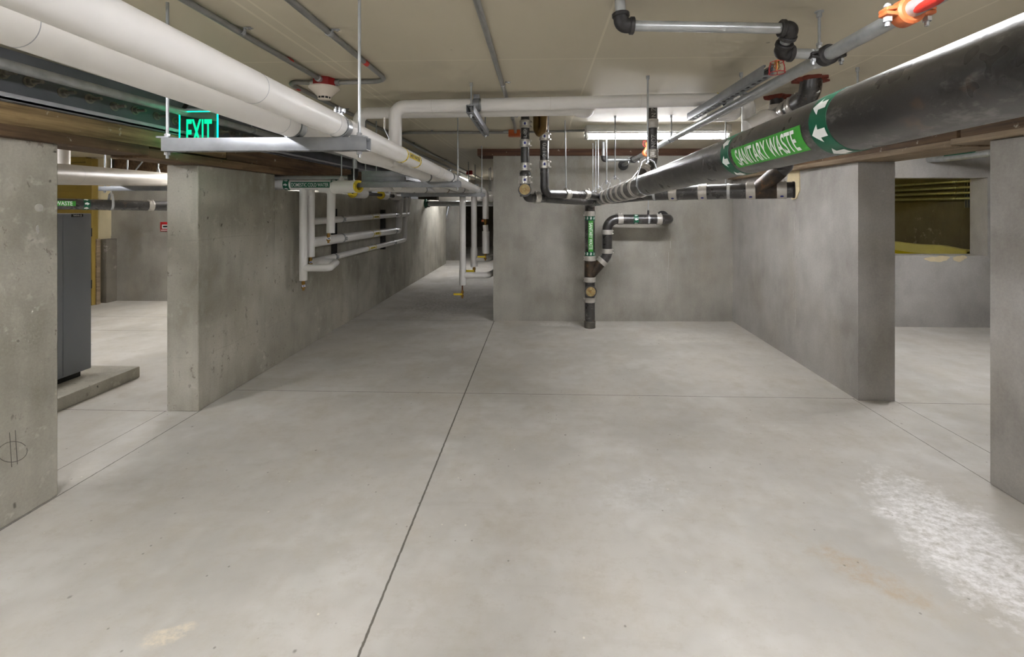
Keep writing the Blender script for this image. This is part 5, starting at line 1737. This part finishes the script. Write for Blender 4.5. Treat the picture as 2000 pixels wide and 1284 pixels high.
# ================================================================== RIGHT ROOM CONTENTS
g0 = P(1836, 309.5, Y=4.92); 
t = thing('galvanised_conduit', 'galvanised conduit under the timber sill with a green fitting', 'conduit', g0)
b = B(); sweep(b, [g0 + V3((-0.02, 0.12, -0.0)), g0 + V3((0, 0, -0.01)), (g0.x, 4.8, g0.z - 0.012), (g0.x, 1.0, g0.z - 0.02)], 0.03, 0.05, seg=24); obj('tube', b, M['galv'], t)
b = B(); sleeve(b, (g0.x, 4.55, g0.z + 0.035), (g0.x, 4.86, g0.z + 0.035), 0.01, 0.026); obj('green_fitting', b, M['dgreen'], t, label='green fitting')
pipe_clamp(t, (g0.x, 4.35, g0.z - 0.013), (0, 1, 0), 0.031, w=0.04)
names = ('topmost', 'second from top', 'third from top', 'lowest')
for k, z in enumerate((1.622, 1.545, 1.475, 1.402)):
    t = thing('wall_conduit', '%s of the four yellow lit conduits seen through the right window opening' % names[k], 'conduit', (5.43, 6.5, z - 0.019), 'conduits beyond the window opening')
    b = B(); cyl(b, (5.43, 5.3, z), (5.43, 9.1, z), 0.0195); obj('tube', b, M['galv'], t)
    yb = 5.43 * F / (1842 - 1055)
    pipe_clamp(t, (5.43, yb, z), (0, 1, 0), 0.0197, w=0.04, ear=False)
t = thing('wall_strut', 'short vertical strut behind the four conduits beyond the window', 'wall strut', (5.48, 6.0, 1.29))
b = B(); strut_mesh(b, (5.495, 6.02, 1.285), (5.495, 6.02, 1.68), up=(-1, 0, 0)); obj('strut_channel', b, M['strut'], t)
# lined tank
cx_, cyy, rr_ = 4.0, 6.28, 1.3
t = thing('lined_tank', 'round yellow lined tank with a pale rim just beyond the window opening', 'tank', (cx_, cyy, 0))
def tank_ring(z, r):
    return [V3((cx_ + r * math.cos(a), cyy + r * math.sin(a), z)) for a in [-0.76 + (PI + 1.52) * k / 60 for k in range(61)]]
b = B()
for r0, r1, z0, z1 in ((1.26, 1.30, 0.0, 0.70),):
    secs = [tank_ring(z0, r0), tank_ring(z1, r0), tank_ring(z1, r1), tank_ring(z0, r1)]
    vs = [[b.verts.new(p) for p in s] for s in secs]
    for i in range(4):
        A_, B_ = vs[i], vs[(i + 1) % 4]
        for k in range(60):
            b.faces.new((A_[k], A_[k + 1], B_[k + 1], B_[k]))
obj('wall', b, M['tankyellow'], t)
b = B()
secs = []
rr = random.Random(4)
wob = [0.006 * math.sin(k * 0.9) + 0.004 * rr.random() for k in range(61)]
for z0, r0 in ((0.66, 1.25), (0.775, 1.26), (0.785, 1.29), (0.775, 1.32), (0.66, 1.33), (0.66, 1.31)):
    s = tank_ring(z0, r0)
    secs.append([b.verts.new(p + V3((0, 0, wob[k]))) for k, p in enumerate(s)])
for A_, B_ in zip(secs[:-1], secs[1:]):
    for k in range(60):
        b.faces.new((A_[k], A_[k + 1], B_[k + 1], B_[k]))
obj('rim_liner', b, M['membrane'], t, label='pale liner folded over the rim')
b = B(); vs = [b.verts.new(p) for p in tank_ring(0.62, 1.25)]; b.faces.new(vs); obj('contents', b, M['tankyellow'], t)

# ================================================================== FAR PASSAGE
t = thing('timber_beam', 'dark timber beam across the far passage under the ceiling pipes', 'beam', (-1.3, 9.7, 1.40))
b = B(); box(b, (-2.15, 9.6, 1.40), (-0.535, 9.75, 1.56), 0.004); obj('beam_timber', b, M['rubble'], t)
t = thing('galvanised_pipe', 'galvanised pipe crossing the far passage with a green end fitting on the left wall', 'pipe', (-1.3, 8.45, 1.36))
zz = P(860, 398, Y=8.45).z
b = B(); cyl(b, (-2.13, 8.45, zz), (-0.532, 8.45, zz), 0.05); obj('pipe', b, M['galv'], t)
b = B(); lathe(b, (-2.15, 8.45, zz), (1, 0, 0), [(0, 0), (0, 0.085), (0.03, 0.085), (0.04, 0.055), (0.06, 0.055), (0.06, 0)], 24); obj('end_flange', b, M['dgreen'], t, label='green end flange')
for k in range(5):
    a = 2 * PI * k / 5 + 0.3
    b = B(); q = V3((-2.12, 8.45 + 0.07 * math.cos(a), zz + 0.07 * math.sin(a))); cyl(b, q, q + V3((0.05, 0, 0)), 0.009, seg=8); obj('bolt', b, M['malleable'], t)
t = thing('lever_handle', 'grey lever on the pillar at the end of the passage', 'lever', P(872, 430, Y=10.6))
b = B(); cyl(b, P(876, 404, Y=10.7), P(871, 425, Y=10.6), 0.022, seg=12); cyl(b, P(872, 421, Y=10.62), P(867, 428, Y=10.6), 0.035, seg=12); obj('arm', b, M['strut'], t)
b = B(); cyl(b, P(876, 404, Y=10.7), P(877, 403, Y=10.949), 0.03, seg=12); obj('pivot', b, M['malleable'], t)
for px, y, lab in ((958.5, 7.5, 'right one of two thin rods near the wall corner in the passage'), (955.5, 7.7, 'left one of two thin rods near the wall corner in the passage'), (915, 6.6, 'dark thin rod in the middle of the passage ceiling'), (928, 7.0, 'dark thin rod right of the passage middle')):
    q = P(px, 373, Y=y)
    t = thing('hanger_rod', lab, 'rod', q, 'rods in the passage')
    b = B(); rod_mesh(b, q, (q.x, q.y, CEIL), 0.006); obj('rod', b, M['rod'], t)
    b = B(); hexnut(b, q, UPZ, 0.012, 0.014); obj('nut', b, M['zinc'], t)
t = thing('red_junction_box', 'small red box on the ceiling in front of the far passage light', 'junction box', P(917, 343, Y=8.2))
q = P(917, 340, Y=8.2)
b = B(); box(b, (q.x - 0.05, 8.15, CEIL - 0.06), (q.x + 0.05, 8.25, CEIL), 0.004); obj('box', b, M['red'], t)
b = B(); box(b, (q.x - 0.055, 8.145, CEIL - 0.068), (q.x + 0.055, 8.255, CEIL - 0.06)); obj('cover', b, M['red'], t)

# ================================================================== CAMERA
cam = bpy.data.cameras.new('camera')
co = bpy.data.objects.new('camera', cam)
COL.objects.link(co)
cam.sensor_width = 36
cam.lens = F / 2000 * 36
cam.shift_x = (1000 - CX) / 2000
cam.shift_y = -(642 - HY) / 2000
cam.clip_start = 0.02
co.location = (0, 0, H)
co.rotation_euler = (PI / 2, 0, TH)
SC.camera = co

w = bpy.data.worlds.new('world'); SC.world = w
w.use_nodes = True
w.node_tree.nodes['Background'].inputs[0].default_value = (0.05, 0.05, 0.05, 1)
SC.view_settings.view_transform = 'Standard'
SC.view_settings.look = 'None'
SC.view_settings.gamma = 1
SC.view_settings.exposure = 1.62
try:
    SC.view_settings.use_curve_mapping = False
    SC.cycles.use_denoising = True
    SC.cycles.max_bounces = 6
    SC.cycles.diffuse_bounces = 4
    SC.cycles.glossy_bounces = 3
    SC.cycles.transmission_bounces = 3
    SC.cycles.adaptive_threshold = 0.09
    SC.cycles.adaptive_min_samples = 16
    SC.cycles.use_adaptive_sampling = True
    SC.cycles.sample_clamp_indirect = 6
except Exception:
    pass
